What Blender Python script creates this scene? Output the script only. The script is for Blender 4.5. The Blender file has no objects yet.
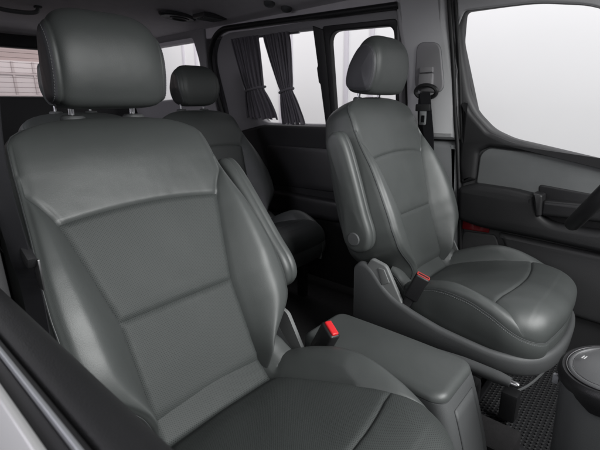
import bpy, bmesh, math, random
import numpy as np
from mathutils import Vector, Matrix
from mathutils.geometry import tessellate_polygon
random.seed(4)
rng = np.random.default_rng(4)
SC = bpy.context.scene
COL = SC.collection

# ---------------------------------------------------------------- camera
cam_data = bpy.data.cameras.new("camera")
cam = bpy.data.objects.new("camera", cam_data)
COL.objects.link(cam)
SC.camera = cam
cam_data.sensor_width = 36.0
cam_data.lens = 36.0 * 415.56 / 600.0
cam_data.clip_start, cam_data.clip_end = 0.02, 200.0
YAW, PITCH, ROLL = math.radians(41.4555), math.radians(16.2372), math.radians(-0.6297)
CAM = np.array([0.5384, -0.9662, 1.0126])
fw = np.array([-math.sin(YAW) * math.cos(PITCH), math.cos(YAW) * math.cos(PITCH), -math.sin(PITCH)])
rt = np.cross(fw, [0, 0, 1]); rt /= np.linalg.norm(rt)
up = np.cross(rt, fw)
r2 = math.cos(ROLL) * rt + math.sin(ROLL) * up
u2 = -math.sin(ROLL) * rt + math.cos(ROLL) * up
m = Matrix((
    (r2[0], u2[0], -fw[0], CAM[0]),
    (r2[1], u2[1], -fw[1], CAM[1]),
    (r2[2], u2[2], -fw[2], CAM[2]),
    (0, 0, 0, 1)))
cam.matrix_world = m
cam_data.dof.use_dof = True
cam_data.dof.focus_distance = 1.10
cam_data.dof.aperture_fstop = 9.0

# ---------------------------------------------------------------- world, lamps, exposure
world = bpy.data.worlds.new("World")
SC.world = world
world.use_nodes = True
bg = world.node_tree.nodes["Background"]
bg.inputs[0].default_value = (0.95, 0.92, 1.0, 1)
bg.inputs[1].default_value = 0.26

def area_lamp(name, loc, target, sx, sy, power, col):
    d = bpy.data.lights.new(name, 'AREA')
    d.shape = 'RECTANGLE'; d.size = sx; d.size_y = sy; d.energy = power; d.color = col
    o = bpy.data.objects.new(name, d); COL.objects.link(o)
    o.location = loc
    o.rotation_euler = (Vector(target) - Vector(loc)).to_track_quat('-Z', 'Y').to_euler()
    return o
area_lamp("softbox_lamp_door", (0.95, -2.7, 1.75), (-0.1, 0.4, 0.75), 1.8, 1.3, 24, (0.985, 1.0, 0.99))
area_lamp("softbox_lamp_windscreen", (2.2, -0.15, 2.02), (-0.3, 0.0, 0.75), 1.9, 1.1, 122, (0.99, 1.0, 0.99))
area_lamp("softbox_lamp_side_wall", (-2.6, 1.5, 3.9), (-2.6, 3.4, 1.5), 10.0, 0.9, 162, (1.0, 0.985, 1.0))
area_lamp("softbox_lamp_rear_side", (-1.5, -2.9, 1.7), (-1.3, 0.3, 1.15), 2.4, 1.3, 58, (0.93, 0.90, 1.0))
area_lamp("softbox_lamp_rear_wall", (-4.1, 0.6, 3.3), (-6.0, 0.6, 1.2), 4.5, 0.6, 42, (1.0, 0.97, 0.96))
SC.view_settings.view_transform = 'Standard'
SC.view_settings.look = 'None'
SC.view_settings.exposure = 0.0
SC.view_settings.gamma = 1.0
SC.cycles.use_denoising = True
SC.cycles.max_bounces = 8
SC.cycles.transparent_max_bounces = 12
SC.cycles.caustics_reflective = False
SC.cycles.caustics_refractive = False

# ---------------------------------------------------------------- materials
def _mat(name):
    mt = bpy.data.materials.new(name); mt.use_nodes = True
    nt = mt.node_tree
    return mt, nt, nt.nodes["Principled BSDF"], nt.nodes, nt.links

def N(nt, typ, **kw):
    n = nt.nodes.new(typ)
    for k, v in kw.items():
        if hasattr(n, k): setattr(n, k, v)
        else: n.inputs[k].default_value = v
    return n

def surface(name, col, rough=0.5, spec=0.5, metal=0.0, grain=0.0, grain_scale=600, vary=0.0, vary_scale=6, soft=0.0, soft_scale=14, coat=0.0, sheen=0.0):
    mt, nt, b, _, L = _mat(name)
    b.inputs["Base Color"].default_value = (*col, 1)
    b.inputs["Roughness"].default_value = rough
    b.inputs["Specular IOR Level"].default_value = spec
    b.inputs["Metallic"].default_value = metal
    if coat: b.inputs["Coat Weight"].default_value = coat
    if sheen: b.inputs["Sheen Weight"].default_value = sheen
    tc = N(nt, "ShaderNodeTexCoord")
    if vary:
        nz = N(nt, "ShaderNodeTexNoise"); nz.inputs["Scale"].default_value = vary_scale; nz.inputs["Detail"].default_value = 5
        L.new(tc.outputs["Object"], nz.inputs["Vector"])
        mx = N(nt, "ShaderNodeMix", data_type='RGBA')
        mx.inputs[6].default_value = (*[c * (1 - vary) for c in col], 1)
        mx.inputs[7].default_value = (*[min(1, c * (1 + vary)) for c in col], 1)
        L.new(nz.outputs["Fac"], mx.inputs[0]); L.new(mx.outputs[2], b.inputs["Base Color"])
        mr = N(nt, "ShaderNodeMapRange"); mr.inputs[3].default_value = rough - 0.06; mr.inputs[4].default_value = rough + 0.08
        L.new(nz.outputs["Fac"], mr.inputs[0]); L.new(mr.outputs[0], b.inputs["Roughness"])
    last = None
    if soft:
        n2 = N(nt, "ShaderNodeTexNoise"); n2.inputs["Scale"].default_value = soft_scale; n2.inputs["Detail"].default_value = 2
        L.new(tc.outputs["Object"], n2.inputs["Vector"])
        bp2 = N(nt, "ShaderNodeBump"); bp2.inputs["Strength"].default_value = 1.0; bp2.inputs["Distance"].default_value = soft
        L.new(n2.outputs["Fac"], bp2.inputs["Height"]); last = bp2
    if grain:
        n3 = N(nt, "ShaderNodeTexVoronoi"); n3.inputs["Scale"].default_value = grain_scale
        L.new(tc.outputs["Object"], n3.inputs["Vector"])
        bp3 = N(nt, "ShaderNodeBump"); bp3.inputs["Strength"].default_value = grain; bp3.inputs["Distance"].default_value = 0.0006
        L.new(n3.outputs["Distance"], bp3.inputs["Height"])
        if last: L.new(last.outputs[0], bp3.inputs["Normal"])
        last = bp3
    if last: L.new(last.outputs[0], b.inputs["Normal"])
    return mt

def perforated(name, col, pitch=0.0050, rad=0.15, rough=0.60):
    mt = surface(name, col, rough, 0.32, grain=0.25, grain_scale=800, vary=0.05, vary_scale=9, soft=0.0010, soft_scale=14)
    nt = mt.node_tree; L = nt.links; b = nt.nodes["Principled BSDF"]
    uv = N(nt, "ShaderNodeUVMap")
    def dots(off):
        mp = N(nt, "ShaderNodeVectorMath", operation='MULTIPLY_ADD')
        mp.inputs[1].default_value = (1 / pitch, 1 / pitch, 0); mp.inputs[2].default_value = (off, off, 0)
        L.new(uv.outputs[0], mp.inputs[0])
        fr = N(nt, "ShaderNodeVectorMath", operation='FRACTION'); L.new(mp.outputs[0], fr.inputs[0])
        ds = N(nt, "ShaderNodeVectorMath", operation='DISTANCE'); ds.inputs[1].default_value = (.5, .5, 0)
        L.new(fr.outputs[0], ds.inputs[0])
        return ds.outputs["Value"]
    mn = N(nt, "ShaderNodeMath", operation='MINIMUM')
    L.new(dots(0.0), mn.inputs[0]); L.new(dots(0.5), mn.inputs[1])
    mr = N(nt, "ShaderNodeMapRange"); mr.inputs[1].default_value = rad * 0.75; mr.inputs[2].default_value = rad * 1.35
    L.new(mn.outputs[0], mr.inputs[0])
    old = b.inputs["Base Color"].links[0].from_socket
    mx = N(nt, "ShaderNodeMix", data_type='RGBA'); mx.inputs[6].default_value = (col[0] * .22, col[1] * .22, col[2] * .22, 1)
    L.new(mr.outputs[0], mx.inputs[0]); L.new(old, mx.inputs[7]); L.new(mx.outputs[2], b.inputs["Base Color"])
    return mt

LEA = (0.057, 0.0620, 0.0610)
M = {}
M['leather'] = surface("leather", LEA, 0.455, 0.56, grain=0.2, grain_scale=800, vary=0.12, vary_scale=6, soft=0.0022, soft_scale=11)
M['perf'] = perforated("perforated_leather", (0.048, 0.0530, 0.0520))
M['leather_dark'] = surface("dark_leather", (0.030, 0.029, 0.032), 0.42, 0.5, grain=0.3, vary=0.06, soft=0.002)
M['leather_lilac_lit'] = surface("leather_lilac_lit", (0.070, 0.070, 0.078), 0.45, 0.5, grain=0.3, vary=0.06, soft=0.002)  # same seat leather, lilac light on the side panels mixed into its colour
M['thread'] = surface("thread", (0.15, 0.155, 0.16), 0.6)
M['piping'] = surface("piping", (0.055, 0.058, 0.06), 0.45)
M['plastic'] = surface("grey_plastic", (0.075, 0.078, 0.080), 0.5, 0.45, grain=0.5, grain_scale=900, vary=0.05)
M['plastic_light'] = surface("pale_grey_plastic", (0.16, 0.165, 0.165), 0.45, 0.5, grain=0.3, vary=0.05)
M['plastic_black'] = surface("black_plastic", (0.012, 0.012, 0.013), 0.42, 0.5, grain=0.4, grain_scale=700, vary=0.08)
M['rubber'] = surface("black_rubber", (0.012, 0.012, 0.013), 0.5, 0.4)
M['red'] = surface("red_button", (0.58, 0.02, 0.025), 0.35, 0.5)
M['red_lens'] = surface("red_lens", (0.16, 0.008, 0.012), 0.2, 0.6, coat=0.4)
M['chrome'] = surface("chrome", (0.85, 0.86, 0.88), 0.28, 0.5, metal=1.0)
M['bright'] = surface("bright_strip", (0.34, 0.35, 0.37), 0.32, 0.5, metal=0.5)
M['steel'] = surface("steel", (0.45, 0.45, 0.46), 0.3, 0.5, metal=1.0)
M['trim_grey'] = surface("pillar_trim", (0.50, 0.50, 0.51), 0.5, 0.45, grain=0.3, grain_scale=500, vary=0.04)
M['lid_grey'] = surface("lid_grey", (0.10, 0.102, 0.105), 0.42, 0.5, grain=0.3, grain_scale=700, vary=0.06, vary_scale=25)
M['trim_frame'] = surface("frame_trim", (0.24, 0.235, 0.245), 0.55, 0.4, grain=0.3, grain_scale=500, vary=0.06)
M['trim_mid'] = surface("pillar_lower_trim", (0.16, 0.165, 0.17), 0.5, 0.45, grain=0.3, grain_scale=500, vary=0.04)
M['trim_dark'] = surface("dark_trim", (0.045, 0.045, 0.047), 0.5, 0.45, grain=0.4, grain_scale=600, vary=0.06)
M['door_dark'] = surface("door_trim", (0.013, 0.013, 0.014), 0.5, 0.32, grain=0.4, grain_scale=600, vary=0.06)
M['door_fabric'] = surface("door_fabric", (0.125, 0.13, 0.132), 0.75, 0.3, grain=0.6, grain_scale=1000, vary=0.08, vary_scale=30)
M['headliner'] = surface("headliner", (0.68, 0.655, 0.68), 0.95, 0.1, grain=0.5, grain_scale=500, vary=0.08, vary_scale=20)
M['curtain'] = surface("curtain_cloth", (0.12, 0.112, 0.128), 0.85, 0.2, sheen=0.3, vary=0.15, vary_scale=40)
M['webbing'] = surface("webbing", (0.012, 0.012, 0.014), 0.75, 0.2, grain=0.2, grain_scale=1500)
M['carpet'] = surface("carpet", (0.028, 0.027, 0.028), 0.95, 0.1, grain=1.0, grain_scale=260, vary=0.25, vary_scale=60)
M['paint'] = surface("silver_paint", (0.33, 0.33, 0.33), 0.40, 0.5, metal=0.2, coat=0.15)
M['white_mark'] = surface("white_mark", (0.45, 0.45, 0.45), 0.5)

def glass_mat():
    mt, nt, b, nodes, L = _mat("window_glass")
    nodes.remove(b)
    out = nodes["Material Output"]
    tr = N(nt, "ShaderNodeBsdfTransparent"); tr.inputs[0].default_value = (0.97, 0.975, 0.975, 1)
    gl = N(nt, "ShaderNodeBsdfGlossy"); gl.inputs["Roughness"].default_value = 0.02
    fr = N(nt, "ShaderNodeFresnel"); fr.inputs[0].default_value = 1.35
    mx = N(nt, "ShaderNodeMixShader")
    ge = N(nt, "ShaderNodeNewGeometry")
    inv = N(nt, "ShaderNodeMath", operation='SUBTRACT'); inv.inputs[0].default_value = 1.0; L.new(ge.outputs["Backfacing"], inv.inputs[1])
    mu = N(nt, "ShaderNodeMath", operation='MULTIPLY'); L.new(fr.outputs[0], mu.inputs[0]); L.new(inv.outputs[0], mu.inputs[1])
    L.new(mu.outputs[0], mx.inputs[0]); L.new(tr.outputs[0], mx.inputs[1]); L.new(gl.outputs[0], mx.inputs[2])
    L.new(mx.outputs[0], out.inputs[0])
    return mt
M['glass'] = glass_mat()

def panel_wall_mat():
    """pale wall cladding with upright joints every 0.9 m"""
    mt = surface("pale_wall", (0.80, 0.80, 0.80), 0.7, 0.2, vary=0.03, vary_scale=1.2)
    return mt
M['wall'] = panel_wall_mat()

def mat_mat():
    """black rubber mat with hexagon cells"""
    mt = surface("floor_mat_rubber", (0.02, 0.02, 0.022), 0.5, 0.4)
    return mt
M['mat'] = mat_mat()
M['mat_ridge'] = surface("mat_ridge", (0.06, 0.06, 0.062), 0.45, 0.5)

def brick_mat():
    mt, nt, b, nodes, L = _mat("rear_brick")
    tc = N(nt, "ShaderNodeTexCoord")
    mp = N(nt, "ShaderNodeMapping"); mp.inputs["Rotation"].default_value = (math.radians(90), 0, math.radians(90))
    L.new(tc.outputs["Object"], mp.inputs[0])
    br = N(nt, "ShaderNodeTexBrick"); br.inputs["Scale"].default_value = 3.2
    br.inputs["Color1"].default_value = (0.36, 0.285, 0.275, 1); br.inputs["Color2"].default_value = (0.40, 0.325, 0.315, 1)
    br.inputs["Mortar"].default_value = (0.32, 0.26, 0.25, 1); br.inputs["Mortar Size"].default_value = 0.012
    L.new(mp.outputs[0], br.inputs["Vector"]); L.new(br.outputs["Color"], b.inputs["Base Color"])
    b.inputs["Roughness"].default_value = 0.8
    return mt
M['brick'] = brick_mat()

# ---------------------------------------------------------------- mesh helpers
def link_mesh(name, verts, faces, mat, parent=None, uv=None, smooth=True, xf=None, flip=False, angle=None):
    verts = np.asarray(verts, float).reshape(-1, 3)
    if xf is not None: verts = xf(verts)
    if flip: faces = [tuple(reversed(f)) for f in faces]
    me = bpy.data.meshes.new(name)
    me.from_pydata([tuple(v) for v in verts], [], [tuple(int(i) for i in f) for f in faces])
    if uv is not None:
        ul = me.uv_layers.new(name="UVMap")
        idx = np.zeros(len(me.loops), dtype=np.int32); me.loops.foreach_get("vertex_index", idx)
        ul.data.foreach_set("uv", np.asarray(uv, float).reshape(-1, 2)[idx].ravel())
    me.materials.append(mat if not isinstance(mat, str) else M[mat])
    if smooth:
        me.polygons.foreach_set("use_smooth", [True] * len(me.polygons))
        if angle is not None: me.set_sharp_from_angle(angle=math.radians(angle))
    me.update()
    o = bpy.data.objects.new(name, me); COL.objects.link(o)
    if parent: o.parent = parent
    return o

def sub_faces(verts, faces, uv=None):
    used = sorted({i for f in faces for i in f}); mp = {k: j for j, k in enumerate(used)}
    v = np.asarray(verts).reshape(-1, 3)[used]
    u = None if uv is None else np.asarray(uv).reshape(-1, 2)[used]
    return v, [tuple(mp[i] for i in f) for f in faces], u

def thing(name, label, cat, loc=(0, 0, 0), group=None):
    o = bpy.data.objects.new(name, None); COL.objects.link(o)
    o.empty_display_size = 0.1
    o.location = loc; o["label"] = label; o["category"] = cat
    if group: o["group"] = group
    return o

def tag(o, label, cat, group=None):
    o["label"] = label; o["category"] = cat
    if group: o["group"] = group
    return o

class MB:
    def __init__(self): self.v = []; self.f = []
    def add(self, v, f):
        o = len(self.v); self.v += [tuple(map(float, p)) for p in v]; self.f += [tuple(i + o for i in q) for q in f]; return self
    def tube(self, path, r, n=10, closed=False, cap=True, ry=None):
        P = np.asarray(path, float); K = len(P)
        rs = np.full(K, r) if np.isscalar(r) else np.asarray(r, float)
        T = np.gradient(P, axis=0) if not closed else np.roll(P, -1, 0) - np.roll(P, 1, 0)
        T /= np.linalg.norm(T, axis=1)[:, None] + 1e-12
        ref = np.array([0, 0, 1.0]) if abs(T[0][2]) < .9 else np.array([1.0, 0, 0])
        vs = []; 
        for k in range(K):
            a = ref - T[k] * ref.dot(T[k]); a /= np.linalg.norm(a) + 1e-12; b = np.cross(T[k], a); ref = a
            for j in range(n):
                t = 2 * math.pi * j / n
                vs.append(P[k] + rs[k] * math.cos(t) * a + (rs[k] if ry is None else ry) * math.sin(t) * b)
        fs = []
        for k in range(K if closed else K - 1):
            k2 = (k + 1) % K
            for j in range(n):
                j2 = (j + 1) % n
                fs.append((k * n + j, k * n + j2, k2 * n + j2, k2 * n + j))
        if cap and not closed:
            fs.append(tuple(range(n))[::-1]); fs.append(tuple((K - 1) * n + j for j in range(n)))
        return self.add(vs, fs)
    def box(self, c, s, b=0.004, rot=None, seg=2):
        bm = bmesh.new(); bmesh.ops.create_cube(bm, size=1.0)
        for v in bm.verts: v.co = Vector((v.co.x * s[0], v.co.y * s[1], v.co.z * s[2]))
        if b: bmesh.ops.bevel(bm, geom=bm.edges[:], offset=b, segments=seg, profile=.6, affect='EDGES')
        bm.verts.ensure_lookup_table(); bm.verts.index_update()
        R = Matrix.Identity(3) if rot is None else rot
        vs = [tuple(R @ v.co + Vector(c)) for v in bm.verts]; fs = [tuple(v.index for v in f.verts) for f in bm.faces]
        bm.free(); return self.add(vs, fs)
    def lathe(self, prof, origin, axis, n=32):
        """prof: list of (radius, height along axis)"""
        ax = Vector(axis).normalized(); a = ax.orthogonal().normalized(); b = ax.cross(a)
        vs = []; 
        for r, h in prof:
            for j in range(n):
                t = 2 * math.pi * j / n
                vs.append(Vector(origin) + ax * h + (a * math.cos(t) + b * math.sin(t)) * r)
        fs = [(k * n + j, k * n + (j + 1) % n, (k + 1) * n + (j + 1) % n, (k + 1) * n + j) for k in range(len(prof) - 1) for j in range(n)]
        fs.append(tuple(range(n))[::-1]); fs.append(tuple((len(prof) - 1) * n + j for j in range(n)))
        return self.add(vs, fs)
    def build(self, name, mat, parent=None, smooth=True, angle=40, xf=None, flip=False):
        return link_mesh(name, self.v, self.f, mat, parent, None, smooth, xf, flip, angle)

def round_poly(pts, r=0.02, n=6):
    """round every corner of a closed polygon; r may be a list"""
    P = [np.array(p, float) for p in pts]; K = len(P); out = []
    for i in range(K):
        ri = r[i] if isinstance(r, (list, tuple)) else r
        a, b, c = P[i - 1], P[i], P[(i + 1) % K]
        da, dc = a - b, c - b; la, lc = np.linalg.norm(da), np.linalg.norm(dc)
        rr = min(ri, la * .48, lc * .48)
        if rr < 1e-5: out.append(b); continue
        p0, p1 = b + da / la * rr, b + dc / lc * rr
        for k in range(n + 1):
            t = k / n; out.append((1 - t) ** 2 * p0 + 2 * t * (1 - t) * b + t * t * p1)
    return np.array(out)

def catmull(pts, n=8, closed=False):
    P = np.asarray(pts, float); K = len(P); out = []
    for i in range(K if closed else K - 1):
        if closed: p0, p1, p2, p3 = P[i - 1], P[i], P[(i + 1) % K], P[(i + 2) % K]
        else: p0, p1, p2, p3 = P[max(i - 1, 0)], P[i], P[i + 1], P[min(i + 2, K - 1)]
        for k in range(n):
            t = k / n
            out.append(.5 * (2 * p1 + (p2 - p0) * t + (2 * p0 - 5 * p1 + 4 * p2 - p3) * t * t + (3 * p1 - p0 - 3 * p2 + p3) * t ** 3))
    if not closed: out.append(P[-1])
    return np.array(out)

def poly_area(P): 
    x, y = P[:, 0], P[:, 1]; return .5 * np.sum(x * np.roll(y, -1) - np.roll(x, -1) * y)

def offset_poly(P, d):
    """move a ccw closed outline inwards by d"""
    e0 = P - np.roll(P, 1, 0); e1 = np.roll(P, -1, 0) - P
    e0 /= np.linalg.norm(e0, axis=1)[:, None] + 1e-12; e1 /= np.linalg.norm(e1, axis=1)[:, None] + 1e-12
    n0 = np.c_[-e0[:, 1], e0[:, 0]]; n1 = np.c_[-e1[:, 1], e1[:, 0]]
    nn = n0 + n1; l = np.linalg.norm(nn, axis=1)[:, None] + 1e-9; nn /= l
    return P + nn * d

def prism(outer, w0, w1, bevel=0.004, holes=(), steps=3, hole_bevel=None, back=False):
    """solid plate: outline(s) in (u, v), from depth w0 to w1, the w1 rim rounded. returns verts (u,v,w), faces"""
    V = []; F = []
    rings_top = []
    for h, P in enumerate([outer] + list(holes)):
        P = np.asarray(P, float)
        want = 1 if h == 0 else -1
        if poly_area(P) * want < 0: P = P[::-1]
        bv = bevel if (h == 0 or hole_bevel is None) else hole_bevel
        sg = 1 if w1 > w0 else -1
        rings = [(P, w0)]
        for k in range(steps + 1):
            t = k / steps * math.pi / 2
            rings.append((offset_poly(P, bv * (1 - math.cos(t))), w1 - sg * bv * (1 - math.sin(t))))
        base = len(V); K = len(P)
        for R_, w in rings: V += [(p[0], p[1], w) for p in R_]
        for k in range(len(rings) - 1):
            for j in range(K):
                j2 = (j + 1) % K
                F.append((base + k * K + j, base + k * K + j2, base + (k + 1) * K + j2, base + (k + 1) * K + j))
        rings_top.append((base + (len(rings) - 1) * K, K, rings[-1][0], base))
    polys = [[Vector((p[0], p[1], 0)) for p in R_] for _, K, R_, _ in rings_top]
    idx = [b + j for b, K, R_, _ in rings_top for j in range(K)]
    for t in tessellate_polygon(polys): F.append(tuple(idx[i] for i in t))
    if back:
        idb = [b0 + j for _, K, R_, b0 in rings_top for j in range(K)]
        for t in tessellate_polygon(polys): F.append(tuple(idb[i] for i in reversed(t)))
    return V, F

def SY(z):
    z = np.asarray(z, float); return 0.92 - 0.2 * np.maximum(0, z - 0.85)

def side_plate(name, outer, w0, w1, mat, parent=None, bevel=0.004, holes=(), hole_bevel=None, near=False, back=False, angle=35, smooth_cuts=True):
    """plate lying on the van's far side wall: outline in (x, z), w measured inwards from the body line"""
    V, F = prism(outer, w0, w1, bevel, holes, hole_bevel=hole_bevel, back=back)
    bm = bmesh.new(); vs = [bm.verts.new(p) for p in V]
    for f in F:
        try: bm.faces.new([vs[i] for i in f])
        except ValueError: pass
    zs = [p[1] for p in V]
    if min(zs) < .85 < max(zs):
        bmesh.ops.bisect_plane(bm, geom=bm.verts[:] + bm.edges[:] + bm.faces[:], plane_co=(0, .85, 0), plane_no=(0, 1, 0))
    bmesh.ops.recalc_face_normals(bm, faces=bm.faces[:])
    bm.verts.index_update()
    W = np.array([v.co[:] for v in bm.verts]); FF = [tuple(v.index for v in f.verts) for f in bm.faces]; bm.free()
    out = np.c_[W[:, 0], SY(W[:, 1]) - W[:, 2], W[:, 1]]
    if near: out[:, 1] *= -1
    o = link_mesh(name, out, FF, mat, parent, None, True, None, not near, angle)
    return o

def interp(x, tab):
    return np.interp(x, [a for a, _ in tab], [b for _, b in tab])

_SM = {}
def smooth_interp(x, tab, win=0.02):
    key = (id(tab), win)
    if key not in _SM:
        a, b = tab[0][0] - .1, tab[-1][0] + .1
        gx = np.linspace(a, b, 1600)
        gy = np.mean([interp(gx + d, tab) for d in np.linspace(-win, win, 9)], axis=0)
        _SM[key] = (a, (b - a) / 1599, gy.tolist(), tab)
    a, st, gy, _ = _SM[key]
    if np.ndim(x): return np.array([smooth_interp(float(v), tab, win) for v in np.ravel(x)])
    q = (x - a) / st; q = 0.0 if q < 0 else (1597.999 if q > 1597.999 else q)
    i = int(q); f = q - i
    return gy[i] * (1 - f) + gy[i + 1] * f

# ================================================================= SETTING
floor_mb = MB().box((-1.0, 0.0, -0.03), (4.6, 1.98, 0.06), 0.0)
fl = floor_mb.build("floor", 'carpet', smooth=False); fl["kind"] = "structure"
gr = MB().box((-1.0, 0.0, -0.62), (24, 24, 0.04), 0).build("ground", surface("ground_grey", (0.35, 0.35, 0.36), .8, .2, vary=.1), smooth=False)
gr["kind"] = "structure"

# pale studio wall beyond the driver's side, upright cladding joints
wm = MB().box((-1.5, 3.46, 1.6), (16, 0.1, 4.4), 0)
sw = wm.build("studio_wall", 'wall', smooth=False)
tag(sw, "pale white panelled wall outside, beyond the driver's side windows", "wall")
jm = MB()
for x in (-5.9, -5.55, -4.75, -4.4, -3.65, -3.45, -2.55, -2.2):
    jm.box((x, 3.4, 1.6), (0.05, 0.03, 4.4), 0.004)
jm.build("wall_joint", surface("wall_joint", (0.62, 0.60, 0.64), .7, .2), sw)

# building behind the van
rb = thing("rear_building", "pinkish brick wall with a white window seen through the tailgate glass", "building", (-6.4, 0.4, -0.6))
MB().box((0, -1.0, 1.9), (0.2, 5.6, 4.6), 0).build("brick_wall", 'brick', rb, smooth=False)
for (y0, z0) in ((0.55, 1.9),):
    f = MB()
    f.box((0.12, y0, z0), (0.06, 0.75, 0.62), 0.01)
    wf = f.build("window", surface("white_blind", (0.52, 0.46, 0.46), .6, .3), rb)
    s = MB()
    for k in range(3): s.box((0.155, y0 - .25 + .25 * k, z0), (0.02, 0.03, 0.6), 0.003)
    for k in range(2): s.box((0.157, y0, z0 - .14 + .28 * k), (0.02, 0.72, 0.025), 0.003)
    s.build("frame", surface("window_frame", (0.42, 0.36, 0.36), .6, .3), wf)

# ================================================================= VAN BODY
van = thing("van_body", "dark grey headliner, pillars and side trim of the van cabin", "van body", (-1.0, 0, 0))
def vanp(o):                       # keep world coordinates under the van empty
    o.parent = van; o.matrix_parent_inverse = Matrix.Translation((1.0, 0, 0)); return o

# headliner: curved across
ys = np.linspace(-0.84, 0.84, 49); xs = np.linspace(-2.95, 0.62, 61)
def roof_z(y): return 1.53 - 0.085 * np.abs(y / 0.84) ** 2.6
V = []; F = []
for i, x in enumerate(xs):
    for y in ys: V.append((x, y, float(roof_z(y)) - 0.05 * max(0, (-2.6 - x) / .35) ** 2 - 0.06 * max(0, (x - .3) / .3) ** 2))
nn = len(ys)
F = [(i * nn + j, i * nn + j + 1, (i + 1) * nn + j + 1, (i + 1) * nn + j) for i in range(len(xs) - 1) for j in range(nn - 1)]
V2 = [(a, b * 1.02, c + 0.05) for a, b, c in V]; o2 = len(V)
F2 = [tuple(i + o2 for i in reversed(f)) for f in F]
nx = len(xs)
edge = [(i * nn) for i in range(nx)], [(i * nn + nn - 1) for i in range(nx)]
F3 = [(e[i], e[i + 1], e[i + 1] + o2, e[i] + o2) for e in edge for i in range(nx - 1)]
F3 += [(j, j + 1, j + 1 + o2, j + o2) for j in range(nn - 1)] + [((nx - 1) * nn + j, (nx - 1) * nn + j + 1, (nx - 1) * nn + j + 1 + o2, (nx - 1) * nn + j + o2) for j in range(nn - 1)]
vanp(link_mesh("headliner", V + V2, F + F2 + F3, 'headliner', angle=60))
# seam across the headliner above the B pillar
pts = [(-0.42, y, float(roof_z(y)) - 0.0005) for y in np.linspace(-.8, .8, 40)]
vanp(MB().tube(pts, 0.003, 6).build("headliner_seam", 'rubber'))

# rear: quarter panel with quarter window (far side)
qp = [(-2.95, 0.0), (-1.68, 0.0), (-1.66, 0.70), (-1.80, 0.90), (-1.80, 1.25), (-1.74, 1.51), (-2.95, 1.53)]
qh = round_poly([(-2.72, 1.04), (-1.895, 1.075), (-1.88, 1.30), (-1.895, 1.43), (-2.72, 1.435)], [.06, .07, .03, .03, .06])
vanp(side_plate("quarter_panel", round_poly(qp, .02), -0.03, 0.05, 'trim_frame', None, 0.012, [qh], 0.02))
vanp(side_plate("quarter_window", offset_poly(qh[::1] if poly_area(qh) > 0 else qh[::-1], -0.01), 0.0, 0.004, 'glass', None, 0.001))
# lower dark trim of the quarter panel
vanp(side_plate("lower_trim", round_poly([(-2.95, 0.0), (-1.68, 0.0), (-1.66, .7), (-1.72, .86), (-2.95, .93)], .02), 0.05, 0.075, 'door_dark', None, 0.01))
skin = [(-2.98, -.06), (1.0, -.06), (1.0, .70), (.66, 1.1), (.5, 1.5), (-2.98, 1.53)]
skh = [round_poly([(-2.74, 1.02), (-1.875, 1.055), (-1.865, 1.30), (-1.875, 1.45), (-2.74, 1.45)], .03),
       round_poly([(-1.40, .890), (-.455, .890), (-.445, 1.375), (-1.53, 1.40), (-1.60, 1.34), (-1.57, 1.10)], .03),
       round_poly([(-.10, .93), (0.05, .855), (0.352, .79), (0.68, .735), (0.63, .92), (0.44, 1.23), (0.28, 1.325), (0.10, 1.358), (-.172, 1.36), (-.18, 1.25)], .02)]
vanp(side_plate("body_side", skin, -0.06, -0.02, 'trim_dark', None, 0.002, skh, 0.002, back=True))
# B pillar: upper pale trim, lower dark trim
bp_up = [(-0.44, 0.852), (-0.158, 0.852), (-0.165, 1.1), (-0.205, 1.30), (-0.22, 1.445), (-0.44, 1.445), (-0.43, 1.32), (-0.40, 1.15), (-0.40, 1.0)]
vanp(side_plate("pillar_trim", round_poly(bp_up, .015), -0.02, 0.06, 'trim_grey', None, 0.03))
bp_lo = [(-0.42, 0.0), (-0.10, 0.0), (-0.105, 0.4), (-0.158, .845), (-0.42, .845)]
vanp(side_plate("pillar_lower_trim", round_poly(bp_lo, .01), -0.02, 0.055, 'trim_mid', None, 0.03))
# roof rail above the doors
vanp(side_plate("roof_rail", [(-2.9, 1.415), (0.7, 1.395), (0.7, 1.50), (-2.9, 1.50)], -0.02, 0.035, 'headliner', None, 0.012))
# tailgate
tg = [(-0.86, 0.0), (0.86, 0.0), (0.86, 1.48), (-0.86, 1.48)]
th = round_poly([(-0.62, 1.085), (0.62, 1.085), (0.58, 1.395), (-0.58, 1.395)], .05)
Vt, Ft = prism(tg, 0, 0.06, 0.01, [th], hole_bevel=.02)
vanp(link_mesh("tailgate", [(-2.93 + w, u, v) for u, v, w in Vt], Ft, 'door_dark', None, angle=35))
Vt, Ft = prism(round_poly([(-0.64, 1.07), (0.64, 1.07), (0.6, 1.41), (-0.6, 1.41)], .05), 0, 0.004, 0.001)
vanp(link_mesh("rear_glass", [(-2.91 + w, u, v) for u, v, w in Vt], Ft, 'glass', None, angle=35))
hw = MB()
for k in range(9): hw.tube([(-2.9, y, 1.11 + k * .032) for y in (-.6, .6)], 0.0011, 5)
vanp(hw.build("heating_wire", surface("heating_wire", (.12, .06, .05), .6)))
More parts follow.
